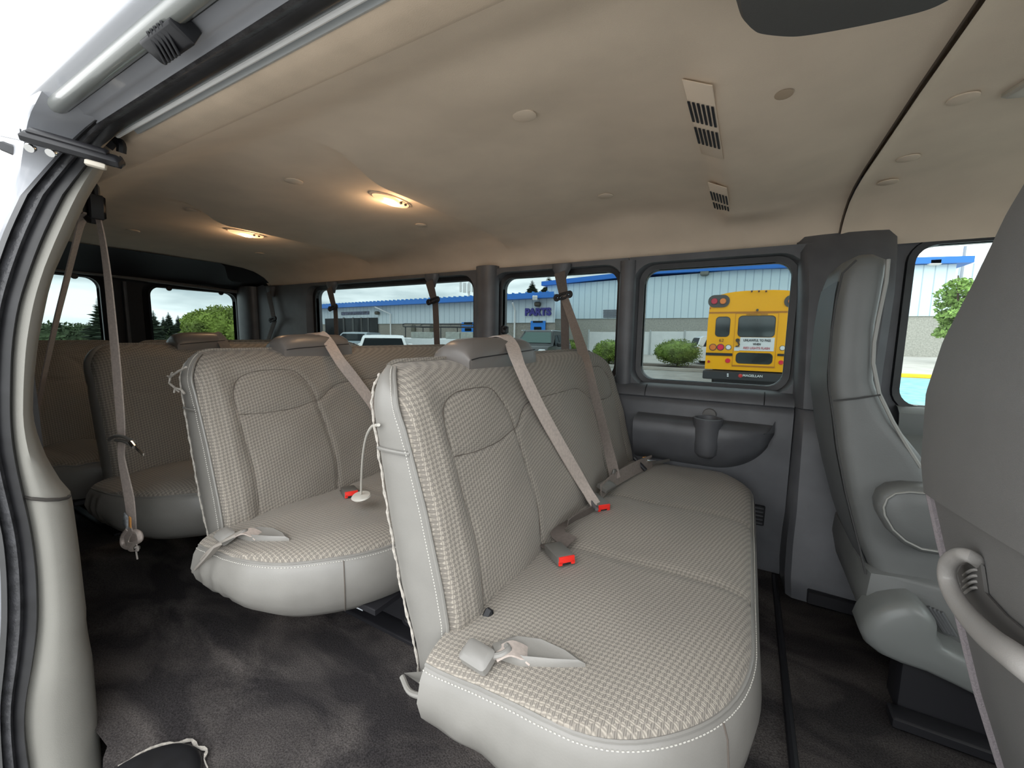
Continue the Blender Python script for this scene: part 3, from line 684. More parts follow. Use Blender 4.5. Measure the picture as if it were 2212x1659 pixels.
    # cushion
    if cush:
        cy1 = cushy1 or y1-.0; cy0 = y0-.067; cb_ = -.50; cf = .050; Rx, Ry = rxy
        def fx_(y):
            e = max(0, (cy0+Ry)-y)/Ry; g = max(0, y-(cy1-.20))/.20; return cf-Rx*(1-math.sqrt(max(0, 1-min(e, 1)**2)))-.20*(1-math.sqrt(max(0, 1-min(g, 1)**2)))
        nu, nv = int((cy1-cy0)/.012), 50
        us = cy0+(cy1-cy0)*(.5-.5*np.cos(PI*np.linspace(.04, .96, nu)))/math.cos(PI*.04)*1.0
        us = cy0+(us-us[0])*(cy1-cy0)/(us[-1]-us[0])
        FX = np.array([fx_(y) for y in us])[:, None]; Yc = np.repeat(us[:, None], nv, 1); V = np.linspace(0, 1, nv)[None, :]; Xc = cb_+(FX-cb_)*V
        d = np.minimum(np.minimum(Yc-cy0, cy1-Yc), FX-Xc); dd = np.clip(d/.10, 0, 1)
        Zc = .395+.030*np.sqrt(np.clip(1-(1-dd)**2, 0, 1))
        gl = []
        wy = cy1-cy0
        for q in (.12, .33, .62, .90): gl.append([(cb_, cy0+wy*q), (cf, cy0+wy*q+.02)])
        gd = np.zeros_like(Zc)
        for g in gl[1:3]: gd = np.maximum(gd, np.exp(-(seg_dist(Xc, Yc, g)/.012)**2))
        Zc = Zc-.008*gd+.012*np.sin(np.clip((Yc-cy0)/wy, 0, 1)*3*PI)**2*np.clip(d/.1, 0, 1)+.003*np.sin(Xc*22+1)*np.sin(Yc*15)-.012*np.clip((-.38-Xc)/.1, 0, 1)
        mb = MB(); mb.grid([[(Xc[i, j]+dx, Yc[i, j], Zc[i, j]) for j in range(nv)] for i in range(nu)])
        mb.uv = [(Yc[i, j], Xc[i, j]) for i in range(nu) for j in range(nv)]; cu = mb.build('seat_cushion', fabric, root, sharp=60)
        # rim and leather skirt
        rim = [(Xc[0, j], Yc[0, j], Zc[0, j], (0, -1)) for j in range(0, nv, 3)]
        rim += [(Xc[i, -1], Yc[i, -1], Zc[i, -1], None) for i in range(0, nu, 2)]
        rim += [(Xc[-1, j], Yc[-1, j], Zc[-1, j], (0, 1)) for j in range(nv-1, -1, -3)]
        P2 = np.array([r[:2] for r in rim]); k = len(rim); nn = []
        for i in range(k):
            tv = P2[min(i+2, k-1)]-P2[max(i-2, 0)]; nv_ = np.array([tv[1], -tv[0]]); nn.append(nv_/np.linalg.norm(nv_))
        nn = np.array(nn); 
        for _ in range(4): nn[1:-1] = (nn[:-2]+2*nn[1:-1]+nn[2:])/4
        nn /= np.linalg.norm(nn, axis=1)[:, None]
        sk = MB(); rws = []
        for i, (x, y, z, _) in enumerate(rim):
            fw = ss(-.45, -.05, x); drop = .175+(.025+dropk)*fw
            r = []
            for t, off in ((0, -.001), (.03, .006), (.12, .015), (.35, .022), (.58, .013), (.8, -.012), (.95, -.045), (1, -.09)):
                off = off if off > 0 else off*(1-(1-tuck)*fw)
                w_ = .004*math.sin(i*.9+t*5)*(x < -.25)*math.sin(PI*t)
                r.append((x+nn[i][0]*(off+w_)+dx, y+nn[i][1]*(off+w_), z-drop*t))
            rws.append(r)
        # under face
        bot = [(r[-1][0], r[-1][1], r[-1][2]) for r in rws]
        sk.grid(rws); n0 = len(sk.v); sk.v += bot; sk.f.append(tuple(n0+i for i in range(len(bot))))
        skirt = sk.build('cushion_skirt', leather, root, sharp=50)
        pp = MB(); pp.tube([(r[0][0], r[0][1], r[0][2]+.001) for r in rws], .004, 7); pp.build('piping', leather, skirt)
        if front_detail:
            pp = MB()
            for i in range(len(rws)-1):
                a = Vector(rws[i][1]); c = Vector(rws[i+1][1]); L_ = (c-a).length; m2 = max(1, int(L_/.0065))
                for q in range(m2):
                    u = a.lerp(c, q/m2); v_ = a.lerp(c, (q+.5)/m2); e_ = Vector((nn[i][0], nn[i][1], 0))*.0012; pp.tube([u+e_, v_+e_], .0011, 4)
            pp.build('stitching', stitch, skirt)
            # vertical seam at the front corner
            i = min(range(len(rim)), key=lambda i: abs(rim[i][1]-(cy0+.16))+(0 if rim[i][0] > -.2 else 9)); pp = MB(); pp.tube([Vector(p)+Vector((nn[i][0], nn[i][1], 0))*.001 for p in rws[i][1:7]], .0016, 5); pp.build('seam_line', thread, skirt)
            # tucked flap piping at the hinge of back and cushion
            pp = MB(); pts = smooth_path([(-.60, y0-.03, .285), (-.56, y0-.045, .278), (-.50, y0-.045, .30), (-.46, y0-.035, .335), (-.44, y0-.005, .375), (-.445, y0+.01, .40)], 5)
            pp.tube([Vector(p)+Vector((dx, 0, 0)) for p in pts], .006, 8)
            pts2 = smooth_path([(-.52, y0-.02, .345), (-.505, y0-.03, .335), (-.485, y0-.03, .355), (-.46, y0-.015, .385), (-.447, y0+.005, .405)], 5)
            pp.tube([Vector(p)+Vector((dx, 0, 0)) for p in pts2], .006, 8); pp.build('flap_piping', leather, root)
        lg = MB(); lg.grid([[(x+dx, y, z) for x, y, z in ((-.57, y0+.01, .24), (-.45, y0-.02, .26), (-.35, y0-.02, .25))], [(x+dx, y, z) for x, y, z in ((-.60, y0-.025, .29), (-.52, y0-.03, .335), (-.44, y0-.02, .37))]]); lg.build('corner_flap', leather, root)
    if base:
        bz = MB(); 
        for yy_ in (y0+.385, y1-.25):
            bz.box((dx-.56, yy_-.03, .02), (dx-.06, yy_+.03, .20), .1); bz.box((dx-.60, yy_-.085, .002), (dx+.0, yy_+.085, .018), .2)
            bz.tube([(dx-.06, yy_-.035, .055), (dx-.06, yy_+.035, .055)], .045, 16)
            bz.box((dx-.55, yy_-.05, .19), (dx+.0, yy_+.05, .215), .1)
        bz.box((dx-.5, y0+.15, .205), (dx+.0, y1-.12, .225), .1)
        bs = bz.build('base_frame', black, root)
        for yy_ in (y0+.385, y1-.25):
            bo = MB(); bo.disc((dx-.06, yy_-.036, .055), (0, -1, 0), .014, .012, 12); bo.build('bolt', chrome, bs)
    if headbox is not None:
        hy0, hy1 = headbox; c = (hy0+hy1)/2; w = (hy1-hy0)/2; hb_ = MB(); secs = []
        # section in x-z lofted along y
        for t, s in ((-1, .0), (-.99, .30), (-.96, .50), (-.90, .68), (-.82, .80), (-.7, .90), (-.55, .96), (-.3, 1), (.3, 1), (.7, .98), (.85, .93), (.94, .82), (.985, .6), (1, .0)):
            y = c+w*t; hgt = .078*(.35+.65*s); ht = .064*(.6+.4*s)
            xc = -.695; zt = .935
            pts = [(xc+.052, zt-.03), (xc+.05, zt+hgt*.4), (xc+.030, zt+hgt*.85), (xc+.005, zt+hgt), (xc-.04, zt+hgt*.98), (xc-.07, zt+hgt*.7), (xc-.078, zt+hgt*.1), (xc-.07, zt-.03)]
            secs.append([(x+dx, y, z) for x, z in pts])
        hb_.loft(secs); hh = hb_.build('belt_housing', mat('taupe_grey_plastic', (.165, .15, .14), .35), root, sharp=50)
        sl2 = MB(); sl2.tube([(dx-.645, hy0+.01, .953), (dx-.640, hy0+.04, .958), (dx-.640, hy1-.02, .973)], .0016, 5); sl2.build('seam_line', black, hh)
    return root
ben1 = bench(0, .622, 2.08, 'grey and beige patterned bench nearest the camera, leather skirted', headbox=(.90, 1.30), rxy=(.30, .36), dropk=.06, tuck=.4)
ben2 = bench(-.885, .622, 2.08, 'patterned bench directly behind the nearest one, side leather worn', headbox=(.935, 1.245))
ben3 = bench(-1.76, .622, 2.08, 'dim patterned bench third from the camera, behind the hanging belt', headbox=(.94, 1.17), front_detail=False)
ben4 = bench(-2.66, .44, 1.05, 'rearmost bench section at the left, under the left rear window', headbox=None, front_detail=False, top=.95)
ben5 = bench(-2.66, 1.07, 2.12, 'rearmost bench section under the right rear window', headbox=None, front_detail=False, top=.95)
# leather-lined pocket and buckle stub on near end of bench 1 and 2
def pocket(dx, lab):
    t = empty('lap_belt_stub', (dx-.40, .60, .40), lab, 'buckle', 'lap belt ends on bench corners')
    b = MB(); pts = [(-.385, .615), (-.36, .655), (-.31, .675), (-.25, .672), (-.215, .66), (-.26, .635), (-.32, .607), (-.37, .60)]
    zz = .434
    b.loft([[(x+dx, y, zz-.012) for x, y in pts], [(x+dx, y, zz+.001) for x, y in pts], [(-.3+(x+.3)*.85+dx, .64+(y-.64)*.8, zz+.006) for x, y in pts], [(-.3+(x+.3)*.6+dx, .64+(y-.64)*.5, zz-.001) for x, y in pts]])
    b.build('leather_pocket', leather, t)
    b = MB(); b.obox((dx-.395, .580, .430), (.9, -.10, .0), (0, 1, 0), (0, -.45, 1), (.062, .042, .030), .25); bk = b.build('buckle_body', mat('buckle_grey', (.25, .24, .225), .4), t)
    b = MB(); b.obox((dx-.427, .583, .430), (.9, -.10, .0), (0, 1, 0), (0, -.45, 1), (.003, .013, .008), .1); b.build('slot', black, bk)
    b = MB(); b.ribbon(smooth_path([(dx-.365, .597, .434), (dx-.345, .612, .444), (dx-.325, .625, .436), (dx-.31, .63, .426)], 4), .036, (.4, -.9, 0)); b.build('webbing_loop', belt, t)
    b = MB(); b.tube(smooth_path([(dx-.37, .588, .434), (dx-.352, .593, .442), (dx-.345, .607, .445), (dx-.355, .617, .442)], 4), .006, 8); b.build('tongue', mat('buckle_grey', (.25, .24, .225), .4), t)
    return t
pocket(0, 'grey buckle stub in a leather pocket on the near corner of the front bench')
pocket(-.885, 'grey buckle stub on the near corner of the second bench')
b = MB()
for q in range(3): b.obox((-.463+q*.012, .573+q*.006, .348+q*.012), (1, .3, .8), (0, 1, 0), (0, 0, 1), (.022, .02, .02), .45)
b.build('torn_foam', foam, ben1)
# recliner lever seen in the crease
b = MB(); b.obox(aton(1048, 1340, (-.45, 0, .42), (1, 0, .3)), (.2, .5, .8), (0, 1, 0), (1, 0, 0), (.05, .014, .02), .3); b.build('recline_lever', black, ben1)

# ---------------------------------------------------------------- buckles and belts
bgrey = mat('belt_plastic_grey', (.13, .125, .115), .45)
def buckle(c, d, up, lab, s=1.0, grp='red button belt buckles'):
    t = empty('seat_belt_buckle', c, lab, 'buckle', grp); c = Vector(c); d = Vector(d).normalized(); up = Vector(up)
    b = MB(); b.obox(c, d, (0, 0, 0), up, (.082*s, .050*s, .026*s), .12); b.build('body', bgrey, t)
    side = up.normalized().cross(d).normalized(); up = d.cross(side).normalized(); up = up if up.z > 0 else -up
    b = MB(); f = c+d*.0415*s+up*.003*s; b.obox(f, d, (0, 0, 0), up, (.006*s, .044*s, .016*s), .1)
    for sg in (-1, 1): b.obox(c+d*.0415*s-up*.006*s+side*sg*.018*s, d, (0, 0, 0), up, (.006*s, .010*s, .010*s), .1)
    b.build('release_button', red, t)
    b = MB(); b.obox(c+d*.0400*s-up*.006*s, d, (0, 0, 0), up, (.004*s, .024*s, .009*s), .1); b.build('slot', black, t)
    b = MB(); b.ribbon([c-d*.04*s, c-d*.085*s-up*.012], .045*s, side); b.build('strap', beltd, t)
    return t
b1c = at(1208, 1195, 'z', .445); buckle(b1c, (.75, -.62, .05), (0, 0, 1), 'grey buckle with red button lying on the front bench seat, nearest the camera')
b2c = at(755, 1062, 'z', .44); buckle(b2c, (.8, -.45, .1), (0, 0, 1), 'grey buckle with red button on the second bench seat')
b3c = at(1290, 1084, 'z', .45); buckle(b3c, (.75, -.60, -.1), (0, 0, 1), 'buckle with red button under the crossed belts on the front bench')
# window-side belts: guide sleeve, upper webbing, ring, webbing below
def wall_belt(px, lab, dgn=None):
    tp = at(px[0][0], px[0][1], 'y', 2.12); rg = at(px[1][0], px[1][1], 'y', 2.09); dn = at(px[2][0], px[2][1], 'y', 2.11)
    t = empty('shoulder_belt', tp, lab, 'seat belt', 'window side shoulder belts')
    b = MB(); secs = []
    for k, (w, dpt) in enumerate(((.055, .03), (.052, .03), (.034, .022), (.026, .016))):
        z = 1.405-.03*k*.9; secs.append([(tp[0]+w*math.cos(a), tp[1]+dpt*math.sin(a), z) for a in np.linspace(0, 2*PI, 20, endpoint=False)])
    b.loft(secs); b.build('belt_guide', plasg, t)
    b = MB(); b.ribbon([(tp[0], rg[1]+.004, 1.36), (rg[0], rg[1], rg[2])], [.062, .050], (1, 0, 0)); b.build('upper_webbing', beltd, t)
    b = MB(); c = Vector(rg); pts = [c+Vector((.043*math.cos(a)*(1 if abs(math.cos(a)) < .5 else 1), -.012, .0+.013*math.sin(a)+.22*.043*math.cos(a))) for a in np.linspace(0, 2*PI, 20, endpoint=False)]
    b.tube(pts, .0065, 8, closed=True)
    for sg in (-1, 1): b.tube([c+Vector((sg*.036+.013*math.cos(a), -.012, sg*.008+.014*math.sin(a))) for a in np.linspace(0, 2*PI, 14, endpoint=False)], .0065, 8, closed=True)
    b.build('belt_ring', black, t)
    b = MB(); b.ribbon([(rg[0], rg[1]+.01, rg[2]), (dn[0], dn[1], dn[2]), (dn[0]+.03, dn[1]-.02, .55)], .046, (1, 0, 0)); b.build('lower_webbing', beltd, t)
    if dgn:
        b = MB(); pts = [Vector(rg)]+[Vector(p) for p in dgn]; b.ribbon(smooth_path(pts, 6), .046, [(1, 0, 0)]+[(1, 0, 0)]*0 if False else (.9, -.35, 0)); b.build('shoulder_webbing', belt if False else mat('mid_taupe_webbing', (.24, .205, .185), .6, noise=.12, nscale=120), t)
    return t
n_ = (1, 0, .32)
def onback(px, py, off, dx=0): return aton(px, py, (-.472+off+dx, 0, .42), n_)
wall_belt([(1213, 590), (1218, 640), (1221, 755)], 'shoulder belt at the middle side window crossing the front bench backrest',
          [at(1243, 712, 'y', 1.98), at(1268, 790, 'x', -.60), onback(1292, 880, .045), onback(1312, 960, .04), at(1330, 1035, 'z', .46)])
wall_belt([(933, 617), (938, 650), (946, 790)], 'shoulder belt hanging in front of the long side window behind the front bench')
wall_belt([(718, 635), (722, 665), (728, 745)], 'shoulder belt at the rear end of the long side window')
wall_belt([(588, 668), (592, 690), (578, 738)], 'short belt on the rear corner wall between the rear door and the long side window')
# belts over the headbox of each bench
def over_belt(pts, sides, lab, w=.046, m=belt):
    t = empty('center_belt', pts[0], lab, 'seat belt', 'belts draped over the bench tops')
    b = MB(); P_ = smooth_path(pts, 6); b.ribbon(P_, w, sides); b.build('webbing', m, t); return t
c1 = over_belt([at(1075, 728, 'x', -.735)+np.array([-.03, 0, -.004]), at(1085, 729, 'x', -.70)+np.array([0, 0, .006]), at(1103, 742, 'x', -.66)+np.array([0, 0, .004]), onback(1122, 790, .05), onback(1165, 880, .045), onback(1215, 970, .04), onback(1262, 1050, .04), at(1288, 1092, 'z', .455)], (.25, .95, .1), 'pale belt from the front bench housing down its backrest to the seat')
b = MB(); c_ = Vector(at(1278, 1086, 'z', .462)); b.tube(smooth_path([c_+Vector((-.025, .03, .012)), c_, c_+Vector((.03, -.035, -.004))], 4), .0065, 8); b.build('tongue', mat('dark_tongue', (.12, .115, .12), .4), c1)
b = MB(); b.ribbon(smooth_path([at(1283, 1098, 'z', .445), at(1240, 1120, 'z', .45), at(1205, 1150, 'z', .445), at(1235, 1172, 'z', .44)], 5), [.03]*5+[.036]*5+[.045]*6, [(.3, .9, .3)]*8+[(.8, .5, .2)]*8); b.build('lap_webbing', beltd, c1)
over_belt([at(672, 722, 'x', -1.62)+np.array([-.03, 0, -.004]), at(685, 722, 'x', -1.585)+np.array([0, 0, .004]), at(705, 735, 'x', -1.55)+np.array([0, 0, .004]), onback(735, 780, .05, -.885), onback(770, 825, .045, -.885), onback(810, 880, .045, -.885), onback(850, 950, .04, -.885), onback(900, 1040, .04, -.885)], (.25, .95, .1), 'pale belt from the second bench housing across its backrest')
over_belt([at(448, 722, 'x', -2.47)+np.array([-.03, 0, -.004]), at(460, 722, 'x', -2.44)+np.array([0, 0, .004]), at(478, 735, 'x', -2.41)+np.array([0, 0, .004]), onback(498, 770, .04, -1.76), onback(530, 820, .04, -1.76)], (.25, .95, .1), 'dim belt from the third bench housing across its backrest', m=mat('mid_taupe_webbing', (.24, .205, .185), .6))
# lap belt assembly at the window end of bench 1
t = empty('lap_belt', at(1350, 1015, 'z', .45), 'wide lap belt with latch plate at the window end of the front bench', 'seat belt')
b = MB(); b.ribbon(smooth_path([at(1298, 1062, 'z', .455), at(1330, 1035, 'z', .462), at(1375, 1010, 'z', .468), at(1408, 996, 'z', .462)], 5), .055, (0, .5, .8)); b.build('webbing', mat('mid_taupe_webbing', (.24, .205, .185), .6), t)
b = MB(); b.obox(at(1310, 1050, 'z', .465), (-.2, -.95, 0), (0, 0, 0), (.4, .1, 1), (.075, .045, .02), .2); b.build('buckle_body', bgrey, t)
b = MB(); c_ = Vector(at(1325, 1028, 'z', .475)); b.obox(c_, (.1, .25, 1), (0, 0, 0), (1, 0, 0), (.055, .030, .012), .3); b.build('tongue', bgrey, t)
b = MB(); c_ = Vector(at(1385, 1004, 'z', .47)); b.tube([c_+Vector((-.03, .0, .028)), c_+Vector((-.008, -.006, .008)), c_+Vector((.02, 0, -.02))], .009, 8); b.build('adjuster', black, t)
b = MB(); b.obox(at(1402, 993, 'z', .475), (.5, .8, 0), (0, 0, 0), (.3, 0, 1), (.05, .036, .010), .2); b.build('latch_plate', chrome, t)
b = MB(); b.obox(at(1394, 989, 'z', .482), (.5, .8, 0), (0, 0, 0), (.3, 0, 1), (.022, .016, .004), .2); b.build('warning_label', mat('orange_label', (.85, .4, .12), .5), t)
b = MB(); b.ribbon(smooth_path([at(1412, 1000, 'z', .455), at(1425, 998, 'z', .45), at(1445, 994, 'z', .445)], 4), .012, (0, .7, .7), .005); b.build('end_strap', bgrey, t)
# release cord on back of bench 1
t = empty('release_cord', at(815, 925, 'y', .60), 'thin pale cord looping from the front bench down to the second bench cushion', 'cord')
cp = [at(818, 918, 'y', .60)+np.array([-.0, 0, 0]), at(803, 922, 'y', .66), at(791, 945, 'y', .73), at(784, 985, 'y', .80), at(781, 1030, 'y', .86), at(780, 1066, 'y', .90)]
b = MB(); b.tube(smooth_path(cp, 8), .0035, 8); b.build('cord', mat('pale_cord', (.55, .53, .48), .5), t)
b = MB(); e_ = cp[-1]; secs = [[(e_[0]+k*(.034*math.cos(a)), e_[1]+k*.030*math.sin(a), e_[2]-.010+h+.2*k*.03*math.sin(a)) for a in np.linspace(0, 2*PI, 20, endpoint=False)] for h, k in ((-.006, .8), (0, 1), (.004, .9), (.006, .3))]
b.loft(secs); b.build('pull_disc', mat('pale_cord', (.55, .53, .48), .5), t)
# frayed cord on second bench edge
t = MB(); t.tube([at(*q, 'y', .60) for q in ((402, 793), (385, 802), (367, 815), (366, 828), (378, 838), (392, 842), (398, 850))], .0035, 6)
t.tube([at(*q, 'y', .60) for q in ((372, 805), (367, 815), (362, 812))], .003, 6); t.tube([at(*q, 'y', .60) for q in ((376, 848), (378, 838), (386, 846))], .003, 6)
tag(t.build('frayed_cord', fleece), 'knotted frayed pale cord on the side of the second bench', 'cord')
# strap hanging off bench 2 near corner
t = MB(); t.ribbon(smooth_path([at(515, 1152, 'y', .56), at(480, 1170, 'y', .555), at(455, 1190, 'y', .55), at(435, 1215, 'y', .55), at(422, 1232, 'y', .55), at(432, 1222, 'y', .54), at(452, 1200, 'y', .535), at(470, 1178, 'y', .53)], 6), .020, (.6, .6, .5), .003)
tag(t.build('webbing_loop', mat('grey_strap', (.33, .30, .27), .5)), 'grey strap loop dangling off the near corner of the second bench', 'strap')
# label on base of bench 2
b = MB(); lc = [at(*q, 'y', .905) for q in ((737, 1299), (766, 1288), (783, 1297), (783, 1320))]; lb = MB(); lb.add([tuple(p) for p in lc]+[tuple(p+np.array([0, .002, 0])) for p in lc], [(0, 1, 2, 3), (7, 6, 5, 4), (0, 1, 5, 4), (1, 2, 6, 5), (2, 3, 7, 6), (3, 0, 4, 7)])
lab_ = lb.build('label_sticker', mat('sticker', (.75, .8, .85), .5, noise=.15, nscale=120), ben2, smooth=False)

# hanging door-side belt
t = empty('door_side_belt', at(205, 440, 'y', .5), 'pale shoulder belt hanging loose beside the rear door pillar with a latch plate', 'seat belt')
Y5 = .50
b = MB(); hp_ = [(212, 470), (222, 520), (233, 600), (243, 700), (252, 800), (260, 900), (263, 950), (262, 985), (270, 1030), (279, 1075), (284, 1120), (287, 1160), (290, 1178)]
wid = [.018, .022, .027, .031, .034, .033, .026, .026, .034, .040, .036, .030, .02]
P_ = smooth_path([at(*q, 'y', Y5) for q in hp_], 3); wi = np.interp(np.linspace(0, 1, len(P_)), np.linspace(0, 1, len(wid)), wid)
b.ribbon(P_, list(wi), (1, .3, 0)); b.build('webbing', belt, t)
b = MB(); P_ = smooth_path([at(*q, 'y', Y5-.01) for q in ((196, 462), (178, 475), (160, 540), (140, 620), (120, 700), (100, 790), (85, 860), (66, 940))], 3); b.ribbon(P_, .032, (1, -.6, .0)); b.build('return_webbing', belt, t)
b = MB(); b.obox(at(197, 455, 'y', Y5), (.2, 0, 1), (0, 0, 0), (0, 1, 0), (.075, .045, .03), .3); b.obox(at(208, 447, 'y', Y5-.01), (.1, 0, 1), (0, 0, 0), (0, 1, 0), (.07, .016, .04), .4); b.obox(at(204, 415, 'y', Y5), (0, 0, 1), (0, 0, 0), (0, 1, 0), (.05, .03, .02), .3); b.build('pillar_ring', black, t)
b = MB(); b.tube(smooth_path([at(*q, 'y', Y5-.012) for q in ((236, 950), (246, 943), (264, 943), (282, 950), (291, 957), (284, 961), (268, 953), (250, 951))], 3), .005, 8); tg = b.build('tongue', bgrey, t)
b = MB(); b.tube([at(*q, 'y', Y5-.02) for q in ((282, 956), (290, 966))], .006, 8); b.obox((at(290, 963, 'y', Y5-.02)+at(312, 984, 'y', Y5-.02))/2, Vector(at(312, 984, 'y', Y5-.02)-at(290, 963, 'y', Y5-.02)), (0, 0, 0), (0, 1, 0), (.055, .010, .004), .2); b.build('latch_plate', chrome, tg)
b = MB(); b.obox(at(272, 1125, 'y', Y5-.015), (.4, 0, 1), (0, 0, 0), (0, 1, 0), (.045, .03, .006), .3); b.build('plastic_tag', mat('clear_grey_tag', (.38, .40, .42), .2, noise=.4, nscale=60), t)
b = MB(); b.obox(at(281, 1128, 'y', Y5-.021), (.2, 0, 1), (0, 0, 0), (0, 1, 0), (.036, .014, .003), .3); b.build('warning_label', mat('orange_label', (.85, .4, .12), .5), t)
b = MB(); b.tube(smooth_path([at(*q, 'y', Y5-.01) for q in ((278, 1142), (266, 1160), (268, 1178), (282, 1182), (293, 1172), (303, 1165), (300, 1152), (292, 1148))], 4), .008, 8); b.ribbon(smooth_path([at(*q, 'y', Y5-.012) for q in ((284, 1140), (274, 1160), (278, 1180), (296, 1180))], 4), .03, (.8, 0, .5)); b.build('webbing_end', belt, t)
b = MB(); b.obox(at(296, 1184, 'y', Y5-.012), (.1, 0, 1), (0, 0, 0), (0, 1, 0), (.02, .018, .015), .4); b.tube([at(294, 1190, 'y', Y5-.012), at(297, 1208, 'y', Y5-.012)], .0025, 6); b.build('belt_stop', mat('taupe_knob', (.4, .36, .33), .4), t)

# door check arm
t = empty('door_check_arm', (-1.28, .42, 1.40), 'black steel check arm across the top rear corner of the door opening', 'door check arm')
def ar(px, py, y): return Vector(at(px, py, 'y', y))
b = MB(); A = ar(262, 352, .40); Bp = ar(45, 291, .275); up = Vector((0, 0, 1))
b.tube([ar(255, 349, .405), ar(262, 352, .41), ar(268, 353, .415)], [.014, .013, .006], 10)
d_ = (Bp-A).normalized()
b.obox((A+Bp)/2, d_, (0, 0, 0), (.8, .2, .5), ((A-Bp).length, .026, .020), .25); b.obox((A+Bp)/2+Vector((.0, -.005, .012)), d_, (0, 0, 0), (.8, .2, .5), ((A-Bp).length*.8, .018, .012), .25); b.build('arm_bar', black, t)
b = MB(); b.ribbon([Bp, ar(-60, 268, .22)], .022, (.3, .3, .9), .003); b.build('link_plate', mat('galvanised', (.55, .57, .6), .35, metal=.6), t)
for q in ((78, 312, .30), (122, 322, .325)):
    b = MB(); b.disc(ar(*q)+Vector((.012, -.01, -.012)), (.6, -.6, -.6), .009, .008, 12); b.build('pivot_bolt', chrome, t)
b = MB(); b.obox(ar(218, 352, .37)+Vector((.005, -.01, -.008)), d_, (0, 0, 0), (0, 0, 1), (.034, .012, .012), .2); b.build('bump_stop', mat('cream_plastic', (.55, .5, .42), .5), t)
b = MB(); q0 = ar(28, 324, .285); q1 = ar(90, 350, .315); b.obox((q0+q1)/2, (q1-q0), (0, 0, 0), (.5, .3, .8), (.085, .035, .02), .15); o = b.build('rubber_block', black); tag(o, 'black rubber block on the white body edge under the check arm', 'rubber block')
b = MB(); b.tube(smooth_path([ar(235, 318, .44), ar(250, 305, .45), ar(262, 312, .455), ar(262, 330, .455)], 4), .010, 8); b.build('bracket_end', black, t)

# ================================================================ FRONT SEATS
# driver seat backrest (lofted)
t = empty('driver_seat', (.55, 1.75, 0), 'cool grey leather driver seat seen from behind with folded armrest', 'car seat')
zz = [.30, .36, .43, .575, .70, .80, .90, 1.06, 1.15, 1.21, 1.245, 1.262, 1.268]
xr = [.375, .352, .319, .277, .246, .229, .209, .206, .208, .213, .222, .236, .26]
xfz = [.60, .58, .55, .50, .44, .365, .318, .306, .312, .316, .316, .312, .296]
yin = [1.50, 1.50, 1.50, 1.50, 1.50, 1.50, 1.50, 1.50, 1.50, 1.505, 1.515, 1.535, 1.58]
yout = [1.92, 1.94, 1.95, 1.96, 1.965, 1.965, 1.96, 1.93, 1.90, 1.87, 1.84, 1.80, 1.72]
def car_back(zz, xr, xfz, yin, yout, nz=44, rbk=.045, rft=.05):
    Zs = np.linspace(zz[0], zz[-1], nz); secs = []
    for z in Zs:
        a, f_, y0_, y1_ = (interp(z, zz, q) for q in (xr, xfz, yin, yout)); pts = []
        rb_ = min(rbk, (f_-a)*.45); rf_ = min(rft, (f_-a)*.45)
        for cx_, cy_, r, t0 in ((a+rb_, y0_+rb_, rb_, 180), (f_-rf_, y0_+rf_, rf_, 270), (f_-rf_, y1_-rf_, rf_, 0), (a+rb_, y1_-rb_, rb_, 90)):
            for k in range(6):
                g = math.radians(t0+90*k/5); pts.append((cx_+r*math.cos(g), cy_+r*math.sin(g), z))
        secs.append(pts)
    return secs
secs = car_back(zz, xr, xfz, yin, yout); b = MB(); b.loft(secs); bk = b.build('backrest', leatherd, t, sharp=60)
b = MB(); b.tube([Vector(at(*q, 'y', 1.492)) for q in ((1870, 1240), (1855, 1175), (1827, 1065), (1809, 969), (1800, 900), (1791, 840), (1790, 800), (1796, 720), (1806, 650), (1820, 590), (1850, 562))], .0028, 6); b.build('seam_line', mat('grey_thread', (.05, .05, .05), .8), bk)
b = MB(); b.tube([Vector(at(*q, 'y', 1.494)) for q in ((1800, 866), (1850, 861), (1902, 853))], .0026, 6); b.build('seam_line', mat('grey_thread', (.05, .05, .05), .8), bk)
b = MB(); b.tube([Vector(at(*q, 'y', 1.51)) for q in ((1919, 560), (1914, 610), (1898, 685), (1888, 740), (1886, 785), (1899, 850), (1928, 910), (1957, 960), (1989, 1010))], .005, 6); b.build('piping', mat('pale_piping', (.30, .30, .28), .5), bk)
# rear shell
b = MB(); sh = []
for z in np.linspace(.30, 1.19, 24):
    a = interp(z, zz, xr); y0_, y1_ = 1.53, interp(z, zz, yout)-.03; off = .0 if z < .86 else -.0
    dp = .014*(1 if z < .87 else 1-ss(.87, .90, z)*.75)
    sh.append([(a-dp*math.sin(PI*k/8)**.5-.001, y0_+(y1_-y0_)*k/8, z) for k in range(9)])
b.grid(sh); b.build('rear_shell', mat('cool_shell_plastic', (.12, .125, .13), .5), t, sharp=60)
# armrest (folded up) on inboard side
b = MB(); apx = [(1900, 1110), (1897, 1090), (1905, 1070), (1925, 1057), (1960, 1053), (2010, 1057), (2080, 1075), (2120, 1130), (2100, 1190), (2040, 1200), (1990, 1192), (1950, 1172), (1920, 1145)]
A3 = [at(*q, 'y', 1.44) for q in apx]; c_ = np.mean(A3, axis=0)
b.loft([[tuple(c_+(p-c_)*k+np.array([0, dy, 0])) for p in A3] for k, dy in ((1, .07), (1.06, .03), (1.04, .008), (.97, -.004), (.86, -.008), (.84, -.005), (.8, -.008), (.4, -.012))]); am = b.build('armrest', leatherd, t, sharp=60)
b = MB(); b.tube([tuple(c_+(p-c_)*.88+np.array([0, -.008, 0])) for p in A3], .0028, 6, closed=True); b.build('stitching', mat('pale_piping', (.30, .30, .28), .5), am)
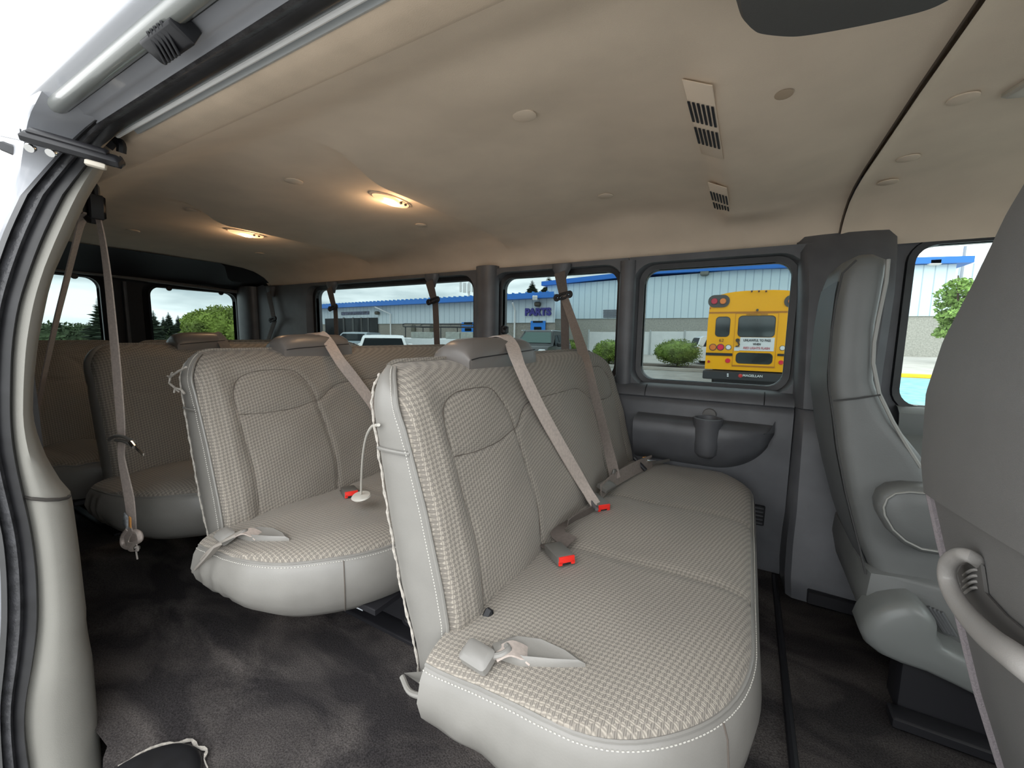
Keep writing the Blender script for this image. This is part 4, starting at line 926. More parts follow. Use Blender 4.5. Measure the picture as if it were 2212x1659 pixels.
# cushion side and plastic covers
b = MB(); secs = []
for y, s in ((1.475, .8), (1.485, .95), (1.52, 1.0), (1.95, 1.0), (1.98, .9)):
    pts = [(.335, .36), (.33, .29), (.345, .215), (.40, .19), (.7, .19), (.95, .20), (1.0, .28), (.96, .36), (.7, .375), (.45, .372)]
    c2 = (.65, .28); secs.append([(c2[0]+(x-c2[0])*s, y, c2[1]+(z-c2[1])*s) for x, z in pts])
b.loft(secs); b.build('seat_cushion', leatherd, t, sharp=50)
b = MB(); cpx = [(1866, 1345), (1880, 1328), (1910, 1312), (1945, 1304), (1975, 1303), (2000, 1318), (2025, 1345), (2024, 1375), (2040, 1398), (2075, 1415), (2120, 1440), (2200, 1500), (2200, 1540), (2120, 1510), (2060, 1480), (2000, 1452), (1940, 1432), (1895, 1412), (1868, 1390), (1857, 1365)]
A3 = [at(*q, 'y', 1.40) for q in cpx]; c_ = np.mean(A3, axis=0)
b.loft([[tuple(c_+(p-c_)*k+np.array([0, dy, 0])) for p in A3] for k, dy in ((1, .10), (1.0, .02), (.97, .006), (.9, -.006), (.75, -.012), (.3, -.014))]); b.build('side_cover', mat('cool_cover_plastic', (.19, .20, .195), .35), t, sharp=60)
b = MB()
for k in range(4): b.tube([at(2005+k*9, 1310+k*4, 'y', 1.47), at(2040+k*8, 1365+k*3, 'y', 1.47)], .005, 6)
b.build('recline_ribs', mat('cool_shell_plastic', (.12, .125, .13), .5), t)
for lo_, hi_, nm_ in (((.42, 1.42, .0), (.95, 1.52, .19), 'seat_mount'), ((.40, 1.36, 0), (.98, 1.42, .03), 'seat_rail'), ((.42, 1.8, 0), (.95, 1.92, .19), 'seat_mount')):
    b = MB(); b.box(lo_, hi_, .15); b.build(nm_, black, t)

# front passenger seat (rear shell with grab handle)
t = empty('passenger_seat', (.7, .75, 0), 'front passenger seat back at the right edge, grey shell with grab handle', 'car seat')
lz = [.20, .265, .40, .553, .66, .745, .80, .928, 1.02, 1.112, 1.20, 1.27, 1.30, 1.315]
lx = [.46, .435, .39, .347, .318, .296, .288, .283, .288, .296, .300, .306, .318, .335]
ly = [1.0, 1.0, 1.0, 1.0, 1.005, 1.005, 1.01, 1.012, .985, .925, .865, .80, .74, .68]
rows = []
for z in np.r_[np.linspace(.20, .735, 30), [.7442, .7456], np.linspace(.755, 1.31, 50)]:
    x = interp(z, lz, lx); y = interp(z, lz, ly); r = []
    for k in range(15):
        f = k/14; yy_ = y-(y-.46)*f; bow = -.006*math.sin(PI*min(1, f*1.0))**.7
        # crease: lower panel recessed below a diagonal line
        zc = .752+.115*((1.0-yy_)/.35 if False else 0)
        zl = .748+.02*(1-f)
        rec = .0
        xx = x+bow
        if z < .745: xx += .012
        r.append((xx, yy_, z+.055*f*max(0, 1-abs(z-.745)/.25)))
    e0 = r[0]; r = [(e0[0]+.12, e0[1]-.02, z), (e0[0]+.05, e0[1]+.004, z), (e0[0]+.012, e0[1]+.004, z)]+r+[(.2+x, .45, z)]
    rows.append(r)
b = MB(); b.grid(rows); ps = b.build('rear_shell', seatback, t, sharp=35)
b = MB(); b.tube([(r[3][0]-.003, r[3][1]+.003, r[3][2]) for r in rows if r[3][2] < .745], .0065, 7); b.build('fabric_edging', mat('edging_mauve', (.26, .23, .24), .9, bump=1, bscale=300), t)
# seat front padding body
b = MB(); secs = car_back([.2, .5, .75, .93, 1.1, 1.2, 1.28, 1.30], [.50, .40, .33, .32, .33, .335, .34, .36], [.70, .62, .53, .48, .46, .45, .44, .40], [.48]*8, [.97, .97, .98, .98, .90, .83, .74, .68], nz=30); b.loft(secs); b.build('backrest', leatherd, t, sharp=60)
b = MB(); b.box((.5, .48, .12), (1.05, .97, .38), .25); b.build('seat_cushion', leatherd, t)
b = MB(); b.box((.55, .52, 0), (1.0, .92, .13), .1); b.build('seat_mount', black, t)
# grab handle
def shx(y, z):
    x = interp(z, lz, lx); yl = interp(z, lz, ly); f = min(max((yl-y)/(yl-.46), 0), 1); return x-.006*math.sin(PI*f)**.7+.010
def onshell(px, py, off=0):
    x = .30
    for _ in range(6): p = at(px, py, 'x', x); x = shx(p[1], p[2])+off
    return Vector(at(px, py, 'x', x))
hp2 = [(2135, 1232, .022), (2100, 1204, -.006), (2070, 1200, -.016), (2048, 1218, -.024), (2046, 1250, -.028), (2062, 1290, -.03), (2095, 1335, -.03), (2140, 1380, -.03), (2190, 1418, -.028), (2240, 1455, -.02), (2290, 1490, 0)]
b = MB(); b.tube(smooth_path([onshell(*q) for q in hp2], 5), list(np.interp(np.linspace(0, 1, 51), [0, .2, .4, .7, 1], [.009, .0105, .0115, .0155, .0185])), 12); b.build('grab_handle', seathan, t)
b = MB(); q = [onshell(*p, .004) for p in ((2075, 1240), (2085, 1222), (2125, 1215), (2135, 1280), (2180, 1330), (2240, 1380), (2260, 1440), (2200, 1410), (2130, 1350), (2090, 1290))]
c_ = sum(q, Vector())/len(q); b.loft([[p+Vector((-.004, 0, 0)) for p in q], [c_+(p-c_)*.9+Vector((.0, 0, 0)) for p in q]]); b.build('handle_recess', mat('recess_grey', (.11, .105, .10), .7), t)
for k in range(4):
    b = MB(); b.tube(smooth_path([onshell(2074, 1250+k*14, .006), onshell(2098, 1232+k*13, -.003), onshell(2132, 1232+k*13, .010)], 4), .0022, 6); b.build('rib', seathan if k % 1 == 0 else black, t)

# ================================================================ OUTSIDE
GZ = -.65
asph = mat('worn_asphalt', (.33, .325, .31), .6, noise=.2, nscale=2, bump=.3, bscale=80)
b = MB(); b.grid([[(x, y, GZ) for y in np.linspace(-60, 26, 20)] for x in np.linspace(-160, 90, 30)]); o = b.build('parking_lot', asph); S(o)
conc = mat('pale_concrete', (.42, .40, .37), .9, noise=.12, nscale=1.5)
b = MB(); b.grid([[(x, y, GZ+.13+.42*ss(26, 40, y)) for y in np.linspace(26.0, 120, 24)] for x in np.linspace(-160, 90, 20)]); b.grid([[(x, 26, z) for z in (GZ-.1, GZ+.13)] for x in (-160, 90)]); o = b.build('sidewalk', conc); S(o)
b = MB(); p = at(1990, 815, 'z', GZ+.13); b.box((3.0, 25.55, GZ), (11, 26.1, GZ+.16), .1); o = b.build('yellow_curb', mat('yellow_paint', (.80, .55, .03), .7, noise=.1, nscale=4)); tag(o, 'yellow painted curb outside the driver window', 'curb')
b = MB(); b.box((3.2, 12, GZ+.001), (10, 25.3, GZ+.006), .01); o = b.build('blue_parking_paint', mat('faded_blue_paint', (.19, .47, .55), .7, noise=.35, nscale=3)); tag(o, 'faded light blue painted parking area outside the driver window', 'parking marking')
# planting bed and curb under shrubs
b = MB(); b.box((-12, 22.2, GZ), (2.5, 22.5, GZ+.16), .1); o = b.build('curb', conc); tag(o, 'grey concrete curb in front of the round shrubs', 'curb')
soil = mat('bark_soil', (.10, .075, .055), 1, noise=.4, nscale=6)
b = MB(); b.box((-12, 22.5, GZ), (2.5, 25.4, GZ+.12), .02); S(b.build('planting_bed', soil))
def leaves(name, m, blobs, n, size, parent=None, up=.3, core=True):
    mb = MB(); V = []; F = []
    tot = sum(r[0]*r[1] for _, r in blobs)
    for c, r in blobs:
        k = int(n*r[0]*r[1]/tot)
        for _ in range(k):
            d = rng.normal(size=3); d /= np.linalg.norm(d); rad = .82+.22*rng.random()
            rad *= 1+.10*math.sin(d[0]*9+c[0])*math.sin(d[1]*8)*math.sin(d[2]*10)
            p = np.array(c)+d*np.array(r)*rad; u = rng.normal(size=3); u /= np.linalg.norm(u); v = np.cross(u, d+rng.normal(size=3)*.5); v /= np.linalg.norm(v)+1e-9
            s_ = size*(.6+.8*rng.random()); i = len(V)
            V += [tuple(p-u*s_), tuple(p+v*s_*.5), tuple(p+u*s_), tuple(p-v*s_*.5)]; F.append((i, i+1, i+2, i+3))
        if core:
            i = len(V); 
            for a in range(6):
                for q in range(10):
                    th = PI*(a+.5)/6; ph = 2*PI*q/10; V.append((c[0]+r[0]*.84*math.sin(th)*math.cos(ph), c[1]+r[1]*.84*math.sin(th)*math.sin(ph), c[2]+r[2]*.84*math.cos(th)))
            for a in range(5):
                for q in range(10): F.append((i+a*10+q, i+a*10+(q+1) % 10, i+(a+1)*10+(q+1) % 10, i+(a+1)*10+q))
    mb.add(V, F); return mb.build(name, m, parent, smooth=False)
def leafmat(name, col): return mat(name, col, .8, noise=.55, nscale=1.7, spec=.2)
gsh = mat('shrub_green', (.165, .25, .045), .8, noise=.6, nscale=2.5)
def shrub(pxl, pxr, pyt, y, lab):
    a = at(pxl, pyt, 'y', y); c = at(pxr, pyt, 'y', y); w = (c[0]-a[0])/2; cx_ = (a[0]+c[0])/2; top = a[2]; z0 = GZ+.1
    t = empty('round_shrub', (cx_, y, z0), lab, 'shrub', 'round clipped shrubs'); bl = [((cx_, y, (top+z0)/2+.05), (w, w, (top-z0)/2))]
    for k in range(26):
        d = rng.normal(size=3); d /= np.linalg.norm(d); d[2] = abs(d[2])*.8+.05*d[2]; bl.append(((cx_+d[0]*w*.75, y+d[1]*w*.75, (top+z0)/2+d[2]*(top-z0)*.34), (w*.30, w*.30, w*.26)))
    leaves('foliage', gsh, bl, 9000, .045, t); b = MB(); b.cyl((cx_, y, z0-.05), (cx_, y, z0+.5), .06); b.build('stem', mat('bark', (.07, .05, .035), .9), t)
shrub(1417, 1519, 733, 23.8, 'round clipped green shrub beside the school bus')
shrub(1283, 1352, 735, 23.6, 'round clipped green shrub at the right end of the middle side window')
shrub(1212, 1254, 735, 23.9, 'round clipped green shrub mostly hidden behind the belt at the middle window')
# fence
fw = mat('fence_white', (.66, .68, .68), .7, noise=.05, nscale=3)
t = empty('white_fence', (-6, 33, -.4), 'white panel fence behind the round shrubs', 'fence')
x = -11.5
while x < 2:
    b = MB(); b.box((x, 32.97, -.35), (x+2.35, 33.03, 1.42+.015*(x+11)), .05); b.build('panel', fw, t); b = MB(); b.box((x-.09, 32.9, -.4), (x-.01, 33.1, 1.6), .1); b.build('post', mat('fence_post', (.42, .45, .45), .6), t); x += 2.46
# buildings
sid = None
def siding_mat(name, col, pitch, depth=.04):
    m = mat(name, col, .5); t = m.node_tree; L = t.links.new; bs = t.nodes['Principled BSDF']
    tc = N(t, 'ShaderNodeTexCoord'); sp = N(t, 'ShaderNodeSeparateXYZ'); L(tc.outputs['Object'], sp.inputs[0])
    a = N(t, 'ShaderNodeMath', operation='ADD'); L(sp.outputs[0], a.inputs[0]); L(sp.outputs[1], a.inputs[1])
    d = N(t, 'ShaderNodeMath', operation='DIVIDE'); d.inputs[1].default_value = pitch; L(a.outputs[0], d.inputs[0])
    f = N(t, 'ShaderNodeMath', operation='FRACT'); L(d.outputs[0], f.inputs[0]); c = N(t, 'ShaderNodeMath', operation='LESS_THAN'); c.inputs[1].default_value = .11; L(f.outputs[0], c.inputs[0])
    mx = N(t, 'ShaderNodeMix', data_type='RGBA'); mx.inputs[6].default_value = (*col, 1); mx.inputs[7].default_value = (col[0]*.62, col[1]*.66, col[2]*.7, 1); L(c.outputs[0], mx.inputs[0]); L(mx.outputs[2], bs.inputs['Base Color']); return m
sidw = siding_mat('warehouse_siding', (.60, .72, .78), .62); sido = siding_mat('office_siding', (.56, .63, .68), .55)
mas = mat('aggregate_masonry', (.27, .25, .22), .95, noise=.25, nscale=14)
masl = mat('pale_aggregate', (.34, .335, .30), .95, noise=.22, nscale=11)
blue = mat('blue_fascia', (.02, .17, .60), .4)
blued = mat('blue_door', (.02, .20, .66), .4)
# office: long low building nearly parallel to the van, slightly turned
t = empty('office_building', (-25, 30, -.3), 'long low white metal building with blue roof edge and PARTS sign', 'building')
E0 = np.array([-45.0, 31.2]); E1 = np.array([-13.0, 28.0])
def ofp(x, off=0): f = (x-E0[0])/(E1[0]-E0[0]); y = E0[1]+(E1[1]-E0[1])*f; return np.array([x, y-off])
def wallq(mb, x0, x1, z0, z1, off, th=.1):
    a = ofp(x0, off); c = ofp(x1, off); mb.add([(a[0], a[1], z0), (c[0], c[1], z0), (c[0], c[1], z1), (a[0], a[1], z1), (a[0], a[1]+th, z0), (c[0]*(1 if th < 5 else (c[1]+th)/c[1]*1.01), c[1]+th, z0), (c[0]*(1 if th < 5 else (c[1]+th)/c[1]*1.01), c[1]+th, z1), (a[0], a[1]+th, z1)], [(0, 1, 2, 3), (7, 6, 5, 4), (0, 4, 5, 1), (1, 5, 6, 2), (2, 6, 7, 3), (3, 7, 4, 0)])
def ofat(px, py, off=0):
    n = np.array([-(E1-E0)[1], (E1-E0)[0], 0.]); return aton(px, py, (E0[0], E0[1]-off, 0), n)
zE = ofat(900, 655)[2]; zS = ofat(900, 699)[2]; zE2 = ofat(1182, 640)[2]
b = MB(); wallq(b, -45, -12.4, zS, zE+.2, 0, 12); b.build('siding', sido, t, smooth=False)
b = MB(); wallq(b, -45, -12.4, -.6, zS, -.1, 11.8); b.build('masonry_wall', mas, t, smooth=False)
b = MB(); wallq(b, -46, -12.2, zE-.12, zE+.28, .7, 13); b.build('roof_edge', blue, t, smooth=False)
b = MB(); a = ofp(-46, .7); c = ofp(-12.2, .7); b.add([(a[0], a[1], zE+.28), (c[0], c[1], zE+.28), (c[0]*1.24, c[1]+6.5, zE+.85), (a[0], a[1]+6.5, zE+.85), (c[0]*1.48, c[1]+13, zE+.28), (a[0], a[1]+13, zE+.28)], [(0, 1, 2, 3), (3, 2, 4, 5), (0, 3, 5), (1, 4, 2)]); 
for k in range(56): q = ofp(-45.8+k*.6, .7); b.box((q[0]-.03, q[1]-.02, zE+.25), (q[0]+.03, q[1]+.3, zE+.36), .1)
b.build('roof', mat('roof_blue', (.05, .25, .62), .4), t, smooth=False)
def offrame(px0, px1, py0, py1, off, name, m, par=t, th=.05):
    a = ofat(px0, py1, off); c = ofat(px1, py0, off); b = MB(); wallq(b, a[0], c[0], a[2], c[2], off, th); return b.build(name, m, par, smooth=False)
gl_ = offrame(704, 815, 686, 745, .08, 'glazed_front', mat('dark_shop_glass', (.012, .014, .016), .2, noise=.5, nscale=1, spec=.1))
for px in (742, 762, 780, 795): offrame(px, px+1.6, 686, 745, .12, 'mullion', mat('mullion', (.03, .03, .03), .4), gl_)
def door_(px0, px1, py0, nm='blue_door'):
    d = offrame(px0, px1, py0, 760, .06, nm, blued); offrame(px0+6*(px1-px0)/32, px1-6*(px1-px0)/32, py0, py0+4, .12, 'transom_pane', mat('dark_shop_glass', (.02, .022, .025), .1), d); offrame(px0+8*(px1-px0)/32, px1-9*(px1-px0)/32, py0+13, py0+19, .12, 'door_pane', mat('dark_shop_glass', (.02, .022, .025), .1), d)
door_(1145, 1178, 693); door_(997, 1025, 696)
for px in (888, 928): offrame(px, px+8, 702, 716, .06, 'window', mat('brown_window', (.09, .085, .06), .3))
for q in ((1120, 655, 1115), (843, 664, 818)):
    b = MB(); tp = ofat(q[2]-8, q[1]-1, .6); m1 = ofat(q[0]-9 if q[2] > 1000 else q[0]-10, q[1]+1, .6); bt_ = ofat(q[0]-8 if q[2] > 1000 else q[0], q[1]+14, .15); g = (bt_[0], bt_[1], -.3); b.tube([tp, bt_, g], .07, 6); b.build('downspout', white, t)
for px, py in ((1161, 657), (814, 676)):
    p = ofat(px, py, .25); b = MB(); b.box((p[0]-.22, p[1]-.15, p[2]-.17), (p[0]+.22, p[1]+.2, p[2]+.17), .2); b.build('wall_light', mat('brown_lamp', (.06, .05, .035), .5), t)
for px in (1155, 1160): 
    p = ofat(px-2, 644, .9); b = MB(); b.cyl(p+np.array([0, 0, -.1]), p+np.array([.05, -.1, .15]), .1); b.build('flood_lamp', white, t)
def text(s, size, loc, rotz, m, parent, name='lettering', ext=.01, bold=False, sx=1.0, align='CENTER'):
    cu = bpy.data.curves.new(name, 'FONT'); cu.body = s; cu.size = size; cu.extrude = ext; cu.align_x = align; cu.align_y = 'CENTER'; cu.offset = size*((.05 if s == 'PARTS' else .02) if bold else 0)
    o = bpy.data.objects.new(name, cu); link(o); bpy.context.view_layer.update()
    me = bpy.data.meshes.new_from_object(o); bpy.data.objects.remove(o)
    M_ = Matrix.Translation(Vector(loc))@Matrix.Rotation(rotz, 4, 'Z')@Matrix.Rotation(PI/2, 4, 'X')@Matrix.Diagonal((sx, 1, 1, 1))
    me.transform(M_); me.materials.clear(); me.materials.append(m); o = bpy.data.objects.new(name, me); link(o)
    if parent: o.parent = parent; o.matrix_parent_inverse = Matrix.Translation(-parent.location)
    return o
rz = math.atan2(E1[1]-E0[1], E1[0]-E0[0])
navy = mat('navy_letters', (.035, .03, .22), .5)
p0 = ofat(1131, 675, .1); p1 = ofat(1193, 673, .1); pc = ofat(1161.5, 674.5, .12)
hgt = ofat(1160, 666.5, .1)[2]-ofat(1160, 682, .1)[2]
text('PARTS', hgt*1.38, pc, rz, navy, t, bold=True, sx=(p1[0]-p0[0])/(hgt*1.38*3.15), ext=.05)
sg = offrame(737, 797, 672, 681, .05, 'faded_sign', mat('faded_sign', (.10, .11, .17), .7, noise=.9, nscale=5))
# warehouse
t = empty('warehouse', (-3, 45, -.1), 'tall pale metal warehouse with bright blue roof edge', 'building')
WY = 41.0; z0w = at(1450, 687, 'y', WY)[2]; xl = at(1182, 650, 'y', WY)[0]; xrr = at(2049, 700, 'y', WY)[0]
tops = [(at(px, py, 'y', WY)[0], at(px, py, 'y', WY)[2]) for px, py in ((1173, 618), (1332, 600), (1400, 593), (1700, 578), (1980, 570), (2049, 571))]
zt_ = lambda x: interp(x, [q[0] for q in tops], [q[1] for q in tops])
b = MB(); b.add([(xl, WY, z0w), (xrr, WY, z0w), (xrr, WY, zt_(xrr)), (-1, WY, zt_(-1)), (xl, WY, zt_(xl)), (xl, WY+25, z0w), (xrr, WY+25, z0w), (xrr, WY+25, zt_(xrr)), (-1, WY+25, zt_(-1)), (xl, WY+25, zt_(xl))], [(0, 1, 2, 3, 4), (9, 8, 7, 6, 5), (1, 6, 7, 2), (2, 7, 8, 3), (3, 8, 9, 4), (4, 9, 5, 0), (0, 5, 6, 1)]); b.build('siding', sidw, t, smooth=False)
b = MB(); b.box((xl+.1, WY+.1, -.7), (xrr-.6*0-.1, WY+24.9, z0w), .001); b.build('masonry_wall', masl, t, smooth=False)
b = MB(); 
xa_ = [xl-.5, -8, -1, 6, xrr+.7]
b.loft([[(x, WY-.5, zt_(x)-.02), (x, WY+25.4, zt_(x)-.02), (x, WY+25.4, zt_(x)+.42), (x, WY-.5, zt_(x)+.42)] for x in xa_]); b.build('roof_edge', blue, t, smooth=False)
lv_ = at(1318, 676, 'y', WY-.1); 
for k in range(5): b = MB(); p = at(1303, 670+k*3.6, 'y', WY-.08); q = at(1333, 670+k*3.6, 'y', WY-.08); b.box((p[0], WY-.1, p[2]-.07), (q[0]+.6, WY+.02, p[2]+.03), .05); b.build('louvre', mat('louvre_grey', (.12, .13, .16), .6), t)
for px, py in ((1522, 590), (2020, 566)): p = at(px, py, 'y', WY-.3); b = MB(); b.box((p[0]-.35, WY-.5, p[2]-.22), (p[0]+.35, WY+.0, p[2]+.22), .2); b.build('wall_light', mat('brown_lamp2', (.15, .16, .15), .5) if px < 1600 else white, t)
# neighbour wall & far pale building seen at right
b = MB(); p = at(2070, 570, 'y', 60); b.box((p[0]-1.5, 60, -.5), (p[0]+40, 70, at(2110, 568, 'y', 60)[2]), .001); o = b.build('far_building', siding_mat('far_siding', (.62, .70, .72), 1.0)); tag(o, 'pale building in the distance beyond the tree at the driver window', 'building')
b = MB(); b.box((xrr+.4, 50, -.4), (xrr+14, 50.2, 1.4), .01); o = b.build('garden_wall', fw); tag(o, 'low white wall beyond the warehouse corner', 'wall')
# poles and cell tower
b = MB(); p = at(2076, 600, 'y', 48); b.cyl((p[0], 48, -.4), (p[0], 48, at(2078, 532, 'y', 48)[2]), .10, 10); o = b.build('light_pole', mat('pole_grey', (.3, .33, .38), .5)); tag(o, 'thin tall grey pole above the warehouse corner', 'pole')
t = empty('cell_tower', at(1013, 650, 'y', 70), 'white cell antenna mast above the low building', 'mast')
b = MB(); p = at(1013, 650, 'y', 70); tp = at(1013, 612, 'y', 70); b.cyl((p[0], 70, 0), (p[0], 70, tp[2]), .22, 10); b.build('mast', white, t)
for k in range(8):
    b = MB(); q = Vector((p[0]+(k % 4-1.5)*1.1, 70+(-.6 if k < 4 else .6), at(1013, 620+(k % 2)*2, 'y', 70)[2])); b.box(q-Vector((.22, .1, 1.0)), q+Vector((.22, .1, 1.0)), .1); b.build('antenna', white, t)
# trees
bark = mat('bark', (.07, .05, .035), .9)
def conifer(base, h, w, lab, col='conifer_dark', c=(.035, .055, .03), n=16, grp='conifers on the skyline'):
    t = empty('conifer', base, lab, 'tree', grp); bx_, by_, bz_ = base
    b = MB(); b.tube([base, (bx_, by_, bz_+h*.97)], [w*.06, .02], 8); b.build('trunk', bark, t)
    mb = MB(); V = []; F = []
    for k in range(n):
        f = k/n; z = bz_+h*(.10+.88*f); r = w*(1-f)**.85*(.75+.5*rng.random())+.05
        m = 14
        for q in range(m):
            a = 2*PI*(q+rng.random()*.7)/m+k; rr = r*(.5+.6*rng.random()); dx_, dy_ = math.cos(a), math.sin(a); i = len(V); dr = -.22*rr; wv = rr*.34
            V += [(bx_, by_, z+.05*rr), (bx_+dx_*rr*.55-dy_*wv, by_+dy_*rr*.55+dx_*wv, z+dr*.4), (bx_+dx_*rr, by_+dy_*rr, z+dr+.1*rr), (bx_+dx_*rr*.55+dy_*wv, by_+dy_*rr*.55-dx_*wv, z+dr*.5), (bx_+dx_*rr*.4, by_+dy_*rr*.4, z-.28*rr)]
            F += [(i, i+1, i+2), (i, i+2, i+3), (i+1, i+4, i+2), (i+4, i+3, i+2)]
    mb.add(V, F); mb.build('foliage', mat(col, c, .9, noise=.4, nscale=1), t, smooth=False); return t
def treeat(px, pyt, y=None, x=None, w=.25, lab='', **k):
    p = at(px, pyt, 'y', y) if y else at(px, pyt, 'x', x); h = p[2]-(-.6); return conifer((p[0], p[1], -.6), h, h*w, lab, **k)
treeat(1150, 601, y=66, w=.42, lab='conifer rising behind the low building, left of the warehouse', n=60)
treeat(1186, 592, y=74, w=.42, lab='conifer rising behind the warehouse corner', n=60)
treeat(1034, 618, y=75, w=.40, lab='conifer tip beside the cell mast', n=24)
skx = [(330, 668, 60), (352, 682, 75), (363, 672, 62), (384, 679, 60), (398, 684, 70), (413, 690, 55), (306, 690, 70), (128, 694, 70), (212, 636, 30)]
nm = ['left end of the right rear window', 'second from left in the right rear window', 'tallest in the right rear window', 'right of the tallest in the right rear window', 'fifth across the right rear window', 'touching the broad green tree', 'hidden edge beside the rear door post', 'far left of the left rear window', 'large, at the right edge of the left rear window']
for (px, py, D), q in zip(skx, nm): treeat(px, py, x=-D, w=.30, lab='dark conifer, '+q, n=46)
# wooded ridge
mb = MB(); bl = []
for k in range(46):
    px = 60+k*11; D = 85+rng.random()*15; p = at(px, 712+rng.random()*6, 'x', -D); bl.append(((p[0], p[1], p[2]-2.5), (2.5, 4+rng.random()*2, 3.6)))
for k in range(30):
    px = 60+k*17; D = 62; p = at(px, 722+rng.random()*6, 'x', -D); bl.append(((p[0], p[1], p[2]-2), (1.6, 2.6, 3.0)))
o = leaves('woodland', mat('woodland_green', (.07, .105, .045), .9, noise=.5, nscale=.6), bl, 40000, .26); tag(o, 'band of distant green woodland seen through the rear windows', 'woodland', kind='stuff')
def broad(px, pyt, r, ax, v, lab, col, c, n=9000, size=.25, hh=None):
    p = at(px, pyt, ax, v); R_ = r; base = (p[0], p[1], -.6); t = empty('broadleaf_tree', base, lab, 'tree')
    b = MB(); b.tube([base, (p[0], p[1], p[2]-R_*.8)], [.25, .12], 8)
    bl = [((p[0], p[1], p[2]-R_), (R_*.8, R_*.8, R_*.85))]
    for k in range(22):
        d = rng.normal(size=3); d /= np.linalg.norm(d); bl.append(((p[0]+d[0]*R_*.75, p[1]+d[1]*R_*.8, p[2]-R_+d[2]*R_*.62), (R_*.34,)*3))
        b.tube([(p[0], p[1], p[2]-R_*1.3), (p[0]+d[0]*R_*.6, p[1]+d[1]*R_*.6, p[2]-R_+d[2]*R_*.5)], [.06, .03], 5)
    b.build('trunk', bark, t); leaves('foliage', mat(col, c, .8, noise=.5, nscale=.9), bl, n, size, t, core=True); return t
broad(492, 654, 3.3, 'x', -34, 'broad bright green leafy tree in the right rear window', 'bright_leaf', (.20, .27, .045), 26000, .10)
broad(446, 668, 2.1, 'x', -37, 'smaller leafy green tree adjoining the conifers in the right rear window', 'bright_leaf', (.20, .27, .045), 14000, .10)
broad(690, 692, 3.4, 'x', -54, 'green bushy tree at the left end of the low building', 'mid_leaf', (.10, .14, .04), 4000, .2)
t = empty('young_tree', at(2068, 720, 'y', 34), 'slender light green tree outside the driver window', 'tree')
p = at(2066, 720, 'y', 34); tp = at(2070, 595, 'y', 34)
b = MB(); b.tube([(p[0], 34, -.5), (p[0]+.05, 34, p[2]), (tp[0], 34, tp[2])], [.13, .10, .03], 8)
bl = []
for k in range(34):
    f = rng.random(); z = p[2]-.3+(tp[2]-p[2])*f; rr = 1.3*(1-.55*f); a = rng.random()*2*PI; bl.append(((p[0]+rr*math.cos(a)*rng.random(), 34+rr*math.sin(a), z), (.5, .5, .28))); b.tube([(p[0], 34, z-.5), bl[-1][0]], [.04, .015], 5)
b.build('trunk', bark, t); leaves('foliage', mat('fresh_leaf', (.20, .33, .08), .8, noise=.5, nscale=2), bl, 4500, .12, t, core=False)

# ---- vehicles
PROF = {}
def car(name, loc, rotz, L_, Wd, prof, win, m, lab, cat='car', suv=True, rack=False, wheel=.37, mirror=True, bodyh=None, belt_z=None, mtrim=None):
    """prof: list of (x,z) side outline; win: list of side window polygons (x,z); belt_z: above it the body narrows"""
    t = empty(name, loc, lab, cat); t.rotation_euler.z = rotz
    bz = belt_z; w = Wd/2; PROF[t.name] = (prof, bz, w)
    def yv(z): return w if z <= bz else w-(z-bz)*.32
    b = MB(); secs = []
    nY = [-1, -.93, -.6, 0, .6, .93, 1]
    for k in nY:
        sc = 1 if abs(k) < .95 else .985
        secs.append([(x*sc, k*yv(z), z+(-.015 if abs(k) > .9 and z > bz else 0)) for x, z in prof])
    b.loft(secs); body = b.build('body', m, t, sharp=30); body.matrix_parent_inverse = Matrix()
    gm = mat('car_glass', (.012, .016, .018), .3, spec=.06)
    for pl in win:
        for sgn in (-1, 1):
            wb_ = MB(); q = [(x, sgn*(yv(z)+.006), z) for x, z in pl]; q2 = [(x, sgn*(yv(z)-.02), z) for x, z in pl]; wb_.loft([q2, q]); o = wb_.build('side_window', gm, t, smooth=False); o.matrix_parent_inverse = Matrix()
    xs_ = [p[0] for p in prof]
    for xw in (L_*.31, -L_*.30):
        for sgn in (-1, 1):
            wb_ = MB(); wb_.tube([(xw, sgn*(w-.2), wheel), (xw, sgn*(w+.01), wheel)], wheel, 24); o = wb_.build('wheel', mat('tyre', (.015, .015, .015), .8), t); o.matrix_parent_inverse = Matrix()
            hb_ = MB(); hb_.disc((xw, sgn*(w+.01), wheel), (0, sgn, 0), wheel*.62, .015, 20); h = hb_.build('hub', mat('alloy', (.4, .4, .42), .3, metal=.7), o); h.matrix_parent_inverse = Matrix()
    if mirror:
        for sgn in (-1, 1):
            mb_ = MB(); mb_.obox((L_*.13, sgn*(w+.13), bz+.10), (1, 0, 0), (0, 1, 0), (0, 0, 1), (.14, .26, .2), .3); o = mb_.build('mirror', m if mtrim is None else mtrim, t); o.matrix_parent_inverse = Matrix()
    return t
def fix(o, t): o.matrix_parent_inverse = Matrix(); return o
def pane(t, pts, name='windscreen', m=None, off=(0, 0, .006)):
    b = MB(); q = [Vector(p) for p in pts]; nrm = (q[1]-q[0]).cross(q[2]-q[0]).normalized(); b.loft([[p-nrm*.01 for p in q], [p+nrm*.008 for p in q]]); return fix(b.build(name, m or mat('car_glass', (.012, .016, .018), .3, spec=.06), t, smooth=False), t)
def suvprof(L_, hgt, hood=1.08, noseh=.75):
    h = L_/2
    return [(-h, .45), (-h, 1.0), (-h+.05, 1.12), (-h+.22, hgt-.12), (-h+.42, hgt-.02), (-.3, hgt), (.35, hgt-.02), (.55, hgt-.10), (1.22, hood+.06), (1.35, hood), (h-.35, hood-.07), (h-.05, noseh+.05), (h, noseh-.1), (h, .40), (h-.1, .28), (-h+.1, .28)]
